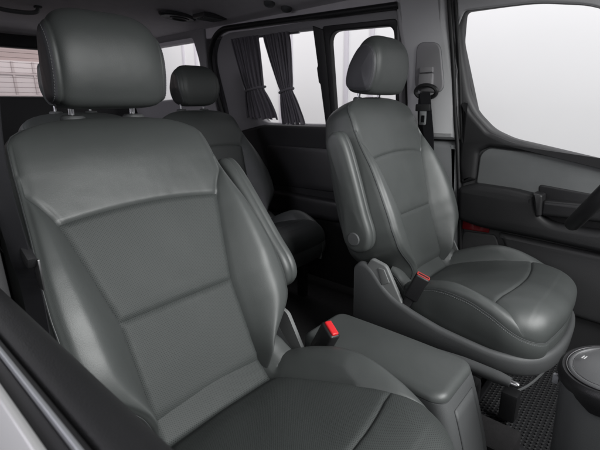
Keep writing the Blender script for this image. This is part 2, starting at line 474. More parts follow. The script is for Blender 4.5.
# near side: closed flank behind the front door and B pillar
vanp(side_plate("near_flank", [(-2.95, 0.0), (-0.62, 0.0), (-0.62, 1.47), (-2.95, 1.47)], -0.02, 0.04, 'trim_dark', None, 0.01,
    [round_poly([(-1.52, .90), (-.72, .90), (-.72, 1.37), (-1.56, 1.37)], .05), round_poly([(-2.72, 1.02), (-1.85, 1.02), (-1.85, 1.40), (-2.72, 1.40)], .05)], near=True, back=True))
for P in ([(-1.51, .89), (-.71, .89), (-.71, 1.38), (-1.57, 1.38)], [(-2.73, 1.01), (-1.84, 1.01), (-1.84, 1.41), (-2.73, 1.41)]):
    vanp(side_plate("near_window", round_poly(P, .05), 0.0, 0.004, 'glass', None, 0.001, near=True))
vanp(side_plate("near_pillar_trim", round_poly([(-0.62, 0.845), (-0.155, .845), (-.165, 1.1), (-.21, 1.45), (-0.62, 1.45)], .01), -0.02, 0.095, 'trim_grey', None, 0.03, near=True, back=True))
vanp(side_plate("near_pillar_lower_trim", round_poly([(-0.62, 0.0), (-0.10, .0), (-0.15, .840), (-0.62, .840)], .01), -0.02, 0.095, 'trim_dark', None, 0.03, near=True, back=True))
vanp(side_plate("outer_skin", [(-2.98, -.15), (-.16, -.15), (-.16, .80), (-.19, 1.1), (-.235, 1.50), (-2.98, 1.53)], -0.07, -0.025, 'paint', None, 0.006,
    [round_poly([(-1.53, .89), (-.71, .89), (-.71, 1.38), (-1.57, 1.38)], .05), round_poly([(-2.73, 1.01), (-1.84, 1.01), (-1.84, 1.41), (-2.73, 1.41)], .05)], 0.006, near=True, back=True))
# front bulkhead under the dash (dark footwell) and far front floor wall
vanp(MB().box((1.25, 0, .4), (0.06, 1.8, .9), .02).build("bulkhead", 'carpet'))

# ---- overhead fittings
def roof_item(name, label, cat, x, y): return thing(name, label, cat, (x, y, float(roof_z(y))))
v1 = roof_item("ceiling_vent", "oval dark air vent with an open round hole in the headliner", "vent", -1.69, 0.53)
MB().lathe([(.115, 0), (.113, -.010), (.10, -.018), (.085, -.016)], (0, 0, 0), (0, 0.05, 1), 36).build("housing", 'trim_dark', v1, xf=lambda v: v * np.array([.62, 1, 1]))
MB().lathe([(.06, -.012), (.058, -.021), (.045, -.024), (.04, -.014)], (0, 0.01, 0), (0, 0.05, 1), 30).build("nozzle", 'plastic_black', v1, xf=lambda v: v * np.array([.62, 1, 1]))
v2 = roof_item("ceiling_lamp", "small rectangular grey reading lamp in the headliner beside the oval vent", "lamp", -1.515, 0.62)
MB().box((0, 0, -.008), (.11, .16, .022), .008).build("housing", 'trim_dark', v2)
sl = MB()
for k in range(5): sl.box((-.04 + .02 * k, 0, -.021), (.006, .12, .006), .002)
sl.build("lens", 'plastic_light', v2)
for k, (x, y, lab) in enumerate(((-1.055, 0.63, "dark coat hook knob on the headliner, the one nearer the oval vent"), (-1.02, 0.715, "dark coat hook knob on the headliner, the one nearer the roof rail"))):
    h = roof_item("coat_hook", lab, "hook", x, y); h["group"] = "knobs on the headliner"
    MB().lathe([(.028, 0.004), (.028, -.008), (.02, -.018), (.008, -.022)], (0, 0, 0), (0, 0.1, 1), 20).build("knob", 'plastic', h)
gh = roof_item("grab_handle", "pale curved grab handle on the headliner above the rear window", "handle", -2.13, -0.15)
MB().tube(catmull([(0, -.11, 0.0), (0, -.10, -.028), (0, -.05, -.04), (0, .05, -.04), (0, .10, -.028), (0, .11, 0)], 6), 0.011, 10).build("grip", 'plastic_light', gh)
for y in (-.11, .11): MB().box((0, y, -.004), (.03, .035, .012), .004).build("mount", 'plastic', gh)

# ================================================================= SLIDING DOOR (far side, behind the B pillar)
sd = thing("sliding_door", "black trimmed sliding door with two side windows behind the driver's seat", "door", (-1.0, 0.92, 0))
def under(root, o):
    o.parent = root; o.matrix_parent_inverse = Matrix.Translation(-Vector(root.location)); return o
d_out = round_poly([(-1.655, 0.02), (-0.43, 0.02), (-0.43, 1.40), (-1.60, 1.435), (-1.72, 1.30), (-1.70, 0.95), (-1.655, .75)], [.02, .02, .03, .10, .12, .10, .05])
hole1 = round_poly([(-1.35, 0.905), (-0.895, 0.905), (-0.905, 1.368), (-1.46, 1.385), (-1.52, 1.33), (-1.50, 1.10), (-1.41, .94)], [.05, .015, .015, .05, .06, .07, .06])
hole2 = round_poly([(-0.838, 0.915), (-0.455, 0.915), (-0.447, 1.345), (-0.822, 1.362)], [.02, .02, .04, .05])
under(sd, side_plate("upper_frame", round_poly([(-1.70, .80), (-0.43, .80), (-0.43, 1.40), (-1.60, 1.435), (-1.72, 1.30), (-1.70, .95)], [.01, .01, .03, .10, .12, .08]), 0.0, 0.035, 'trim_frame', None, 0.012, [hole1, hole2], 0.015))
under(sd, side_plate("door_panel", round_poly([(-1.70, -.02), (-0.40, -.02), (-0.43, .895), (-1.36, .895), (-1.64, .84)], [.02, .02, .01, .03, .05]), 0.0, 0.06, 'door_dark', None, 0.02))
under(sd, side_plate("panel_recess", round_poly([(-1.33, .53), (-0.80, .54), (-0.80, .78), (-1.34, .775)], .04), 0.06, 0.068, 'plastic_black', None, 0.006))
under(sd, side_plate("door_armrest", round_poly([(-1.42, .36), (-0.75, .38), (-0.75, .50), (-1.40, .50)], .04), 0.06, 0.10, 'plastic_black', None, 0.02))
# rubber seal: a tube round the opening
seal = np.array([(x, z) for x, z in round_poly([(-1.66, 0.02), (-1.665, .72), (-1.735, 0.95), (-1.765, 1.30), (-1.62, 1.445), (-0.42, 1.405)], [.0, .12, .12, .14, .10, .0], 10)])
i0 = int(np.argmin(np.linalg.norm(seal - np.array([-1.66, .02]), axis=1)))
seal3 = [(x, float(SY(z)) - 0.055, z) for x, z in seal]
under(sd, MB().tube(seal3, 0.015, 10).build("rubber_seal", 'rubber'))
# divider post of the window and the sliding frame of the front pane
under(sd, side_plate("window_divider", round_poly([(-0.888, .895), (-0.848, .895), (-.836, 1.36), (-0.900, 1.385), (-.896, 1.20), (-.904, 1.19), (-.902, 1.12), (-.893, 1.11)], .004), 0.030, 0.043, 'rubber', None, 0.004))
ring_o = round_poly([(-0.848, .90), (-0.445, .90), (-0.437, 1.362), (-0.846, 1.378)], .02)
under(sd, side_plate("window_frame", ring_o, 0.005, 0.0375, 'rubber', None, 0.006, [round_poly([(-0.822, .925), (-0.465, .925), (-0.455, 1.335), (-0.806, 1.350)], [.02, .02, .04, .06])], 0.006))
for hh in (hole1, hole2):
    P = hh if poly_area(hh) > 0 else hh[::-1]
    under(sd, side_plate("window_pane", offset_poly(P, -0.008), 0.005, 0.009, 'glass', None, 0.001))
rail = [(x, float(SY(1.375)) - 0.05, 1.379 - .02 * (x + 1.48) / .6) for x in np.linspace(-1.50, -0.98, 20)]
under(sd, MB().tube(rail, 0.006, 8).build("curtain_rail", 'steel'))

# curtains
def curtain(label, x_top, x_tie, x_bot, z_top, z_tie, z_bot, ph):
    root = thing("curtain", label, "curtain", ((x_top[0] + x_top[1]) / 2, float(SY(z_top)) - 0.05, z_bot), "tied grey curtains on the sliding door window")
    nu, nv = 110, 70; V = []; F = []
    for j in range(nv + 1):
        v = j / nv; z = z_top + (z_bot - z_top) * v; vt = (z_top - z_tie) / (z_top - z_bot)
        if v < vt: t = v / vt; e = t ** 1.3; a = x_top[0] + (x_tie[0] - x_top[0]) * e; b = x_top[1] + (x_tie[1] - x_top[1]) * e
        else: t = (v - vt) / (1 - vt); e = 1 - (1 - t) ** 1.6; a = x_tie[0] + (x_bot[0] - x_tie[0]) * e; b = x_tie[1] + (x_bot[1] - x_tie[1]) * e
        pin = math.exp(-((v - vt) / .05) ** 2); ruf = math.exp(-(v / .06) ** 2)
        for i in range(nu + 1):
            u = i / nu; w = u + .012 * math.sin(9 * u + 5 * v + ph)
            am = .011 * (1 - .55 * pin) * (1 - .5 * ruf)
            dep = am * math.sin(2 * math.pi * (7.2 + .9 * ph) * w + 1.3 * math.sin(4.1 * w + ph) + ph + .8 * math.sin(3 * v)) + .004 * math.sin(2 * math.pi * 19 * w + 2 * ph) * (1 + ruf) + .012 * pin * math.sin(math.pi * u)
            dep += .010 * math.sin(math.pi * u) * (1 - pin) 
            V.append((a + (b - a) * u, float(SY(z)) - 0.062 - dep, z + .006 * math.sin(30 * u + ph) * v))
    F = [(j * (nu + 1) + i, j * (nu + 1) + i + 1, (j + 1) * (nu + 1) + i + 1, (j + 1) * (nu + 1) + i) for j in range(nv) for i in range(nu)]
    o = under(root, link_mesh("cloth", V, F, 'curtain'))
    md = o.modifiers.new("thickness", 'SOLIDIFY'); md.thickness = 0.002
    c = ((x_tie[0] + x_tie[1]) / 2); w = (x_tie[1] - x_tie[0]) / 2
    ring = [(c + (w + .004) * math.cos(t), float(SY(z_tie)) - .064 + .026 * math.sin(t), z_tie + .012 * math.cos(t)) for t in np.linspace(0, 2 * math.pi, 28, endpoint=False)]
    under(root, MB().tube(ring, 0.006, 8, closed=True).build("tieback", 'curtain'))
curtain("grey pleated curtain tied at the rear edge of the sliding door window", (-1.49, -1.262), (-1.45, -1.29), (-1.48, -1.215), 1.378, 1.10, .93, 0.3)
curtain("grey pleated curtain hanging over the middle of the sliding door window", (-1.235, -1.04), (-1.165, -1.075), (-1.19, -1.02), 1.372, 1.085, .905, 1.7)

# ================================================================= DRIVER DOOR
dd = thing("driver_door", "black and grey front door with armrest beside the driver's seat", "door", (0.35, 0.92, 0))
win = round_poly([(-0.020, .9035), (0.06, .868), (0.352, .81), (0.66, .752), (0.62, .90), (0.42, 1.22), (0.28, 1.312), (0.10, 1.345), (-0.15, 1.352), (-0.166, 1.30), (-0.156, 1.20), (-0.124, 1.04), (-0.088, .972)],
                 [.03, .03, .01, .03, .05, .06, .06, .05, .012, .02, .03, .03, .03])
d_out = round_poly([(-0.135, -0.02), (0.85, -.02), (0.92, .75), (0.62, 1.25), (0.45, 1.40), (-0.195, 1.415), (-0.185, 1.20), (-0.150, .81), (-0.10, .40)], [.02, .02, .1, .1, .1, .02, .05, .1, .1])
under(dd, side_plate("door_panel", d_out, 0.0, 0.035, 'trim_dark', None, 0.012, [win], 0.022))
P = win if poly_area(win) > 0 else win[::-1]
under(dd, side_plate("window_pane", offset_poly(P, -0.01), 0.008, 0.012, 'glass', None, 0.001))
# upper frame lining (pale) above the window
fr_out = round_poly([(-0.175, 1.30), (-0.15, 1.352), (0.10, 1.345), (0.28, 1.312), (0.42, 1.22), (0.62, .90), (0.67, 1.0), (0.46, 1.40), (-0.19, 1.412)], [.004, .012, .05, .06, .06, .03, .03, .08, .01])
under(dd, side_plate("frame_lining", fr_out, 0.030, 0.041, 'trim_grey', None, 0.006))
# padded sill below the glass
sill = round_poly([(-0.150, .83), (-0.135, 1.02), (-0.105, .968), (-0.035, .893), (0.055, .858), (0.352, .80), (0.66, .742), (0.85, .70), (0.85, .66), (.36, .797), (0.12, .821), (-0.03, .832), (-0.068, .81), (-0.068, .69), (-0.128, .665), (-0.148, .75)], .012)
under(dd, side_plate("sill_pad", sill, 0.035, 0.060, 'door_dark', None, 0.018))
ins = round_poly([(-0.065, .675), (0.20, .652), (0.52, .615), (0.52, .765), (0.36, .794), (0.12, .818), (-0.03, .828), (-0.062, .80)], [.005, .01, .02, .04, .01, .02, .03, .03])
under(dd, side_plate("insert_panel", ins, 0.034, 0.044, 'door_fabric', None, 0.005))
# armrest pod
arm = round_poly([(-0.125, .655), (-0.06, .678), (0.10, .672), (0.178, .660), (0.190, .60), (0.24, .560), (0.36, .555), (0.60, .57), (0.60, .46), (0.40, .478), (0.22, .488), (-0.02, .495), (-0.115, .515)], [.02, .03, .03, .012, .03, .03, .03, .02, .03, .03, .03, .03, .02])
ao = under(dd, side_plate("armrest", arm, 0.034, 0.105, 'door_dark', None, 0.022))
under(dd, side_plate("pull_bar", round_poly([(0.205, .645), (0.38, .652), (0.56, .645), (0.56, .600), (0.38, .590), (0.205, .585)], .015), 0.06, 0.10, 'plastic_black', None, 0.012))
under(dd, side_plate("pull_cup", round_poly([(0.172, .70), (0.62, .66), (0.62, .53), (.25, .535), (.19, .57)], .02), 0.034, 0.046, 'plastic_black', None, 0.006))
under(dd, side_plate("switch_block", round_poly([(0.170, .672), (0.205, .668), (0.212, .585), (0.192, .580)], .008), 0.05, 0.112, 'plastic_black', None, 0.008))
under(dd, side_plate("door_reflector", round_poly([(-0.108, .458), (0.01, .462), (0.01, .500), (-0.108, .507)], .006), 0.034, 0.042, 'red_lens', None, 0.004))
lo = round_poly([(0.045, .475), (0.075, .44), (0.10, .36), (0.12, .20), (0.80, .16), (0.80, .45), (0.40, .462)], [.02, .04, .06, .04, .04, .03, .03])
under(dd, side_plate("map_pocket", lo, 0.034, 0.058, 'trim_dark', None, 0.018))
under(dd, side_plate("kick_panel", round_poly([(-0.118, .10), (0.10, .10), (0.075, .36), (0.04, .46), (-0.10, .45)], .02), 0.034, 0.045, 'trim_dark', None, 0.006))
# door seals
sp = [(-0.095, .10), (-0.10, .35), (-0.152, .78), (-0.172, .95), (-0.184, 1.15), (-0.205, 1.41)]
sp3 = catmull([(x, float(SY(z)) - 0.052, z) for x, z in sp], 8)
under(dd, MB().tube(sp3, 0.009, 10).build("rubber_seal", 'rubber'))
sp4 = catmull([(x + .022, float(SY(z)) - 0.045, z) for x, z in sp[2:]], 8)
under(dd, MB().tube(sp4, 0.007, 10).build("rubber_seal", 'rubber'))

# ================================================================= DRIVER SEAT BELT
sb = thing("seat_belt", "black seat belt with steel tongue hanging from the pillar by the driver's seat", "seat belt", (-0.28, 0.86, 0))
adj = round_poly([(-0.352, 1.06), (-0.215, 1.05), (-0.235, 1.245), (-0.335, 1.255)], [.05, .05, .035, .035], 8)
under(sb, side_plate("adjuster_cover", offset_poly(adj if poly_area(adj) > 0 else adj[::-1], -.002), 0.058, 0.0615, 'trim_mid', None, 0.001))
under(sb, side_plate("adjuster_plate", adj, 0.058, 0.068, 'trim_frame', None, 0.006))
ms = MB(); ms.box((-0.292, float(SY(1.10)) - .075, 1.105), (.062, .022, .05), .006); ms.box((-0.290, float(SY(1.14)) - .073, 1.145), (.058, .016, .022), .004)
under(sb, ms.build("slider", 'trim_frame'))
dr = [(-0.285 + .047 * math.cos(t), float(SY(1.055)) - .092 - .008 * math.sin(t), 1.057 + .026 * math.sin(t)) for t in np.linspace(0, 2 * math.pi, 28, endpoint=False)]
under(sb, MB().tube(dr, 0.009, 8, closed=True).build("guide_loop", 'plastic_black'))
def ribbon(path, width_vec, thick=0.0012):
    P = np.asarray(path, float); w = np.asarray(width_vec, float)
    T = np.gradient(P, axis=0); T /= np.linalg.norm(T, axis=1)[:, None]
    if w.ndim == 1: w = np.tile(w, (len(P), 1))
    nrm = np.cross(T, w); nrm /= np.linalg.norm(nrm, axis=1)[:, None]
    V = np.concatenate([np.stack([P - w / 2 - nrm * thick, P + w / 2 - nrm * thick, P + w / 2 + nrm * thick, P - w / 2 + nrm * thick], 1)]).reshape(-1, 3)
    F = [(k * 4 + j, k * 4 + (j + 1) % 4, (k + 1) * 4 + (j + 1) % 4, (k + 1) * 4 + j) for k in range(len(P) - 1) for j in range(4)]
    F += [(3, 2, 1, 0), tuple((len(P) - 1) * 4 + j for j in range(4))]
    return V, F
belt = catmull([(-0.287, .775, 1.05), (-0.292, .785, 1.00), (-0.295, .80, .93), (-0.285, .815, .82), (-0.265, .83, .60), (-0.24, .84, .30)], 8)
V, F = ribbon(belt, (0.048, 0, 0)); under(sb, link_mesh("webbing", V, F, 'webbing', smooth=False))
bl2 = catmull([(-0.283, .772, 1.055), (-0.275, .772, 1.01), (-0.270, .784, .95), (-0.262, .80, .85), (-.25, .82, .6), (-.23, .835, .3)], 8)
V, F = ribbon(bl2, (0.046, 0, 0)); under(sb, link_mesh("webbing", V, F, 'webbing', smooth=False))
tm = MB(); tm.box((-0.286, .772, 0.992), (.066, .016, .030), .005); under(sb, tm.build("tongue_grip", 'plastic_black'))
tt = MB(); V_, F_ = prism(round_poly([(-.300, .92), (-.268, .92), (-.268, .985), (-.300, .985)], .006), .771, .774, .001, [round_poly([(-.292, .930), (-.276, .930), (-.276, .960), (-.292, .960)], .003)], back=True)
tt.add([(a, c, b) for a, b, c in V_], F_); under(sb, tt.build("tongue", 'chrome'))

# ================================================================= SEATS
TH = math.atan2(.4472, .8944)
UU = np.array([-.4436, 0, .8962]); NN = np.array([.8962, 0, .4436]); O0 = np.array([-.232, 0, .592])
HINGE = np.array([-.05, 0, .35])

W_TAB = [(-.27, .150), (-.22, .160), (-.18, .176), (-.15, .203), (-.12, .234), (-.09, .257), (-.03, .269), (.05, .269), (.12, .263), (.23, .247), (.295, .238), (.36, .232), (.40, .227), (.42, .214), (.437, .188), (.452, .148), (.462, .095), (.468, .03)]
SI_TAB = [(-.27, .145), (-.18, .143), (0, .145), (.10, .166), (.20, .188), (.225, .194), (.25, .205), (.275, .221), (.293, .236)]
HB_TAB = [(-.27, .03), (-.18, .050), (-.08, .070), (.03, .068), (.12, .054), (.20, .034), (.27, .012), (.31, .004), (.36, 0)]

def back_W(l): return smooth_interp(l, W_TAB, .012) if l < .40 else interp(l, W_TAB)
def back_F(l):
    t = np.clip((l - .33) / .138, 0, 1); b = np.clip((-.192 - l) / .073, 0, 1)
    return -.062 * (1 - np.sqrt(np.maximum(0, 1 - t * t))) - .055 * b ** 1.8
def back_B(l):
    t = np.clip((l - .385) / .083, 0, 1); return -.062 - .075 * np.sqrt(np.maximum(0, 1 - t * t))

def back_h(s, l, W, perf_zone=False):
    a = abs(s)
    si = min(.965, float(smooth_interp(l, SI_TAB, .012)) / W)
    if l > .293: si = .965
    tau = max(0., (a - si) / (1 - si))
    Bs = math.sin(math.pi / 2 * min(tau / .62, 1)) ** 1.15 * (1 if tau < .62 else 1 - .12 * ((tau - .62) / .38) ** 2)
    hb = float(smooth_interp(l, HB_TAB, .03))
    h = hb * Bs if l < .33 else 0.0
    top = min(1, max(0, (l - .20) / .12)); h += .009 * top * (1 - a ** 2.2) - .008 * top
    h += -.003 * (1 - top) * (1 - min(1, a / si) ** 2)
    e = max(0, (a - .93) / .07); h -= .006 * e ** 2.2
    lup = l_up(s)
    d = 9.0
    d_side = abs(a - si) * W; a_side = 1 - min(1, max(0, (l - .245) / .042)) ** 2 if l < .30 else 0
    if a <= si + .01:
        d = min(d, abs(l - lup) * .95, abs(l - L_MID))
        # cloth rolls into the lower seam
        h += .0030 * math.exp(-((l - L_MID - .030) / .024) ** 2) * (1 - (a / si) ** 4)
    ed = 1 - .55 * min(1, max(0, (a - .82) / .14))
    gr_ = lambda q: .0048 * math.exp(-q / .0023) + .0006 * math.exp(-q / .011)
    h -= max(gr_(d) * ed, gr_(d_side) * a_side)
    yy = s * W
    h += .0006 * math.sin(23 * yy + 3.1 * math.sin(9 * l) + 1.0) * math.sin(19 * l + 2.2 * math.sin(11 * yy)) * min(1, 6 * (1 - a))
    h += .0006 * math.sin(l * 290 + 3 * math.sin(l * 61)) * math.exp(-d_side / .009) * a_side + .0006 * math.sin(yy * 270 + 3 * math.sin(yy * 57)) * math.exp(-d / .010) * ed
    h -= .0022 * math.exp(-((1 - a) * W - .006) ** 2 / .000016) * (1 if l < .40 else 0)
    return h
L_MID = 0.0
def l_up(s): return .222 + .014 * max(0, 1 - (s / .76) ** 2)

def build_backrest(parent, T, flip, mats=('leather', 'perf'), detail=1.0):
    nf = int(96 * detail)
    a_i = 34
    r1, r2, r3, r4, r5 = int(34 * detail), int(34 * detail), int(12 * detail), int(14 * detail), int(16 * detail)
    rows = []
    for k in range(r1): rows.append(('a', k / r1))
    for k in range(r2): rows.append(('b', k / r2))
    for k in range(r3): rows.append(('c', k / r3))
    for k in range(r4): rows.append(('d', k / r4))
    for k in range(r5 + 1): rows.append(('e', k / r5))
    def ease(t): return t
    def ell(row, s):
        z, t = row
        if z == 'a': return -.265 + (L_MID + .265) * (1 - (1 - t) ** 1.0)
        if z == 'b': return L_MID + (l_up(s) - L_MID) * t
        if z == 'c': return l_up(s) + (.296 - l_up(s)) * t
        if z == 'd': return .296 + (.36 - .296) * t
        return .36 + .108 * math.sin(t * math.pi / 2)
    # columns: bolster | insert | bolster with the seam on a column line
    nb, ni = int(26 * detail), int(44 * detail)
    cols = [('L', k / nb) for k in range(nb)] + [('I', k / ni) for k in range(ni)] + [('R', k / nb) for k in range(nb + 1)]
    def sval(col, l, W):
        si = min(.965, float(smooth_interp(l, SI_TAB, .012)) / W)
        if l > .293: si = .965
        z, t = col
        if z == 'L': return -1 + (1 - si) * t
        if z == 'I': return -si + 2 * si * t
        return si + (1 - si) * t
    nside, nback = 9, 14
    loops = []; uvs = []
    for row in rows:
        lp = []; uv = []
        lc = ell(row, 0)
        for col in cols:
            l = lc
            for _ in range(2):
                W = float(back_W(l)); s = sval(col, l, W); l = ell(row, s)
            W = float(back_W(l)); h = back_h(s, l, W)
            F = float(back_F(l)); B = float(back_B(l))
            damp = max(0.0, min(1.0, (F - B) / .10))
            n = F + h * damp
            lp.append(O0 + UU * l + NN * n + np.array([0, s * W, 0])); uv.append((s * W, l))
        l = ell(row, 1.0); W = float(back_W(l)); B = float(back_B(l)); F = float(back_F(l))
        rEdge, lEdge = lp[-1], lp[0]
        Wb = W * (.95 + .13 * min(1, max(0, (.42 - l) / .10)))
        bR = O0 + UU * l + NN * B + np.array([0, Wb, 0]); bL = O0 + UU * l + NN * B + np.array([0, -Wb, 0])
        dl = (F - B)
        for k in range(1, nside):
            t = k / nside; p = rEdge * (1 - t) + bR * t + np.array([0, .010 * math.sin(math.pi * t) * min(1, dl / .1), 0]); lp.append(p); uv.append((W + t * .1, l))
        for k in range(nback + 1):
            t = k / nback; p = bR * (1 - t) + bL * t - NN * .012 * math.sin(math.pi * t); lp.append(p); uv.append((0, l))
        for k in range(1, nside):
            t = k / nside; p = bL * (1 - t) + lEdge * t - np.array([0, .010 * math.sin(math.pi * t) * min(1, dl / .1), 0]); lp.append(p); uv.append((-W - .1 + t * .1, l))
        loops.append(lp); uvs.append(uv)
    Pn = np.array(loops); UV = np.array(uvs); nr, nc = Pn.shape[:2]; ncol = len(cols)
    Fm = {'back': [], 'up': [], 'low': []}
    for i in range(nr - 1):
        for j in range(nc):
            j2 = (j + 1) % nc
            f = (i * nc + j, i * nc + j2, (i + 1) * nc + j2, (i + 1) * nc + j)
            key = 'back'
            if nb <= j < nb + ni:
                z = rows[i][0]
                if z == 'a': key = 'low'
                elif z == 'b': key = 'up'
            Fm[key].append(f)
    capi = nr * nc
    V = np.concatenate([Pn.reshape(-1, 3), Pn[-1].mean(0)[None]]); UVf = np.concatenate([UV.reshape(-1, 2), [[0, .5]]])
    for j in range(nc): Fm['back'].append(((nr - 1) * nc + j, (nr - 1) * nc + (j + 1) % nc, capi))
    obs = {}
    v, f, u = sub_faces(V, Fm['back'], UVf); body = link_mesh("backrest", v, f, mats[0], parent, u, True, T, flip)
    for key in ('up', 'low'):
        v, f, u = sub_faces(V, Fm[key], UVf); link_mesh("insert_panel", v, f, mats[1], body, u, True, T, flip)
    edgeL = Pn[:, 0]; edgeR = Pn[:, ncol - 1]
    return body, edgeL, edgeR, Pn

def stitches(path, off, parent, T, flip, step=0.0062, length=0.0042, r=0.0007, mat='thread', name="stitching"):
    P = np.asarray(path) + off
    d = np.r_[0, np.cumsum(np.linalg.norm(np.diff(P, axis=0), axis=1))]
    mb = MB(); s = 0.0
    f = lambda q: np.array([np.interp(q, d, P[:, k]) for k in range(3)])
    while s + length < d[-1]:
        mb.tube([f(s), f(s + length / 2), f(s + length)], r, 4); s += step
    return mb.build(name, mat, parent, xf=T, flip=flip, angle=None)

# ---- headrest
HR = catmull([(-.425, 1.016), (-.405, 1.045), (-.399, 1.10), (-.407, 1.155), (-.428, 1.195), (-.462, 1.213), (-.500, 1.198), (-.532, 1.13), (-.548, 1.06), (-.538, 1.018), (-.49, 1.010)], 7, True)
def build_headrest(parent, T, flip, mat='leather', side='leather_lilac_lit', hw=.127, seam=.114, narrow=0.0, detail=1.0, posts=True):
    c0 = np.array([-.482, 1.105]); D = HR - c0; D[:, 1] = np.where(D[:, 1] < 0, D[:, 1] * 1.04, D[:, 1])
    nu = int(34 * detail)
    ws = list(np.sin(np.linspace(0, 1, nu) * math.pi / 2) ** .9)
    ysl = [-hw * w for w in ws[::-1]][:-1] + [hw * w for w in ws]
    rows = []
    def ring(y):
        w = abs(y) / hw
        kt = 1 - w ** 4.6 * .36
        kb = 1 - .16 * w ** 7
        kf = 1 - .22 * w ** 6
        kbk = 1.10 - .12 * w ** 5
        p = D.copy()
        p[:, 1] *= np.where(p[:, 1] > 0, kt, kb); p[:, 0] *= np.where(p[:, 0] > 0, kf, kbk)
        # seam groove
        g = .0045 * math.exp(-abs(abs(y) - seam) / .004)
        r = np.linalg.norm(p, axis=1)[:, None]; p = p * (1 - g / np.maximum(r, .03))
        yy = y * (1 - narrow * np.clip(-p[:, 1] / .09, 0, 1.1) ** 1.7) * (1 - .20 * np.clip((.045 - p[:, 0]) / .12, 0, 1))
        return np.c_[c0[0] + p[:, 0], yy, c0[1] + p[:, 1]]
    R = [ring(y) for y in ysl]
    for sgn, at in ((-1, 0), (1, -1)):
        base = R[0] if sgn < 0 else R[-1]
        cen = base.mean(0)
        extra = []
        for k, (sc, by) in enumerate(((.95, .003), (.85, .005), (.65, .0065), (.35, .0075), (.12, .008))):
            q = cen + (base - cen) * sc; q[:, 1] += sgn * by; extra.append(q)
        if sgn < 0: R = extra[::-1] + R
        else: R = R + extra
    R = np.array(R); nr, nc = R.shape[:2]
    ring_y = R[:, :, 1].mean(1)
    V = R.reshape(-1, 3); front = []; sides = []
    for i in range(nr - 1):
        ym = abs(ring_y[i] + ring_y[i + 1]) / 2
        for j in range(nc):
            j2 = (j + 1) % nc
            f = (i * nc + j, i * nc + j2, (i + 1) * nc + j2, (i + 1) * nc + j)
            (front if ym < seam else sides).append(f)
    sides.append(tuple(reversed(range(nc)))); sides.append(tuple((nr - 1) * nc + j for j in range(nc)))
    v, f, _ = sub_faces(V, front); hr = link_mesh("headrest", v, f, mat, parent, None, True, T, not flip)
    half = len(sides)
    for sg in (-1, 1):
        fs = [q for q in sides if np.mean(V[list(q)][:, 1]) * sg > 0]
        v, f, _ = sub_faces(V, fs); link_mesh("side_panel", v, f, side, hr, None, True, T, not flip)
    for sg in (-1, 1):
        k = int(np.argmin(np.abs(ring_y - sg * (seam + .0045)))); path = np.r_[R[k], R[k][:1]]
        cen = path.mean(0); d = path - cen; d /= np.linalg.norm(d, axis=1)[:, None]
        stitches(path + d * .0006, np.zeros(3), hr, T, flip)
    if posts:
        for sg in (-1, 1):
            MB().tube([(-.505, sg * .073, .95), (-.496, sg * .073, 1.06)], .0062, 12).build("headrest_post", 'chrome', hr, xf=T, flip=flip)
            MB().lathe([(.021, -.012), (.0215, .003), (.018, .0075), (.009, .009)], (-.497, sg * .073, .985), (.05, 0, 1), 20).build("post_guide", 'plastic', hr, xf=lambda v, sg=sg: T(np.c_[v[:, 0], sg * .073 + (v[:, 1] - sg * .073) * 1.25, v[:, 2]]), flip=flip)
    return hr

# ---- cushion
C_PROF = catmull([(-.185, .440), (-.158, .413), (-.130, .385), (-.105, .367), (-.075, .376), (-.03, .392), (.03, .408), (.10, .423), (.19, .437), (.25, .440), (.30, .434), (.335, .418), (.356, .394), (.360, .365), (.352, .338)], 10)
CW = [(-.185, .215), (-.12, .230), (-.03, .252), (.08, .262), (.18, .263), (.26, .263), (.32, .263), (.40, .263)]
CS = [(-.185, .145), (-.105, .147), (0, .168), (.10, .190), (.19, .200), (.24, .212), (.27, .226), (.292, .243)]
CB = [(-.185, .024), (-.105, .038), (-.02, .045), (.06, .050), (.13, .039), (.19, .022), (.25, .007), (.29, .002), (.33, 0)]
ZB = [(-.185, .420), (-.12, .396), (-.03, .402), (.06, .408), (.14, .404), (.22, .386), (.29, .358), (.34, .342), (.37, .338)]
X_TUCK = -.105
def x_seam(s): return .190 + .030 * max(0, 1 - (s / .75) ** 2)

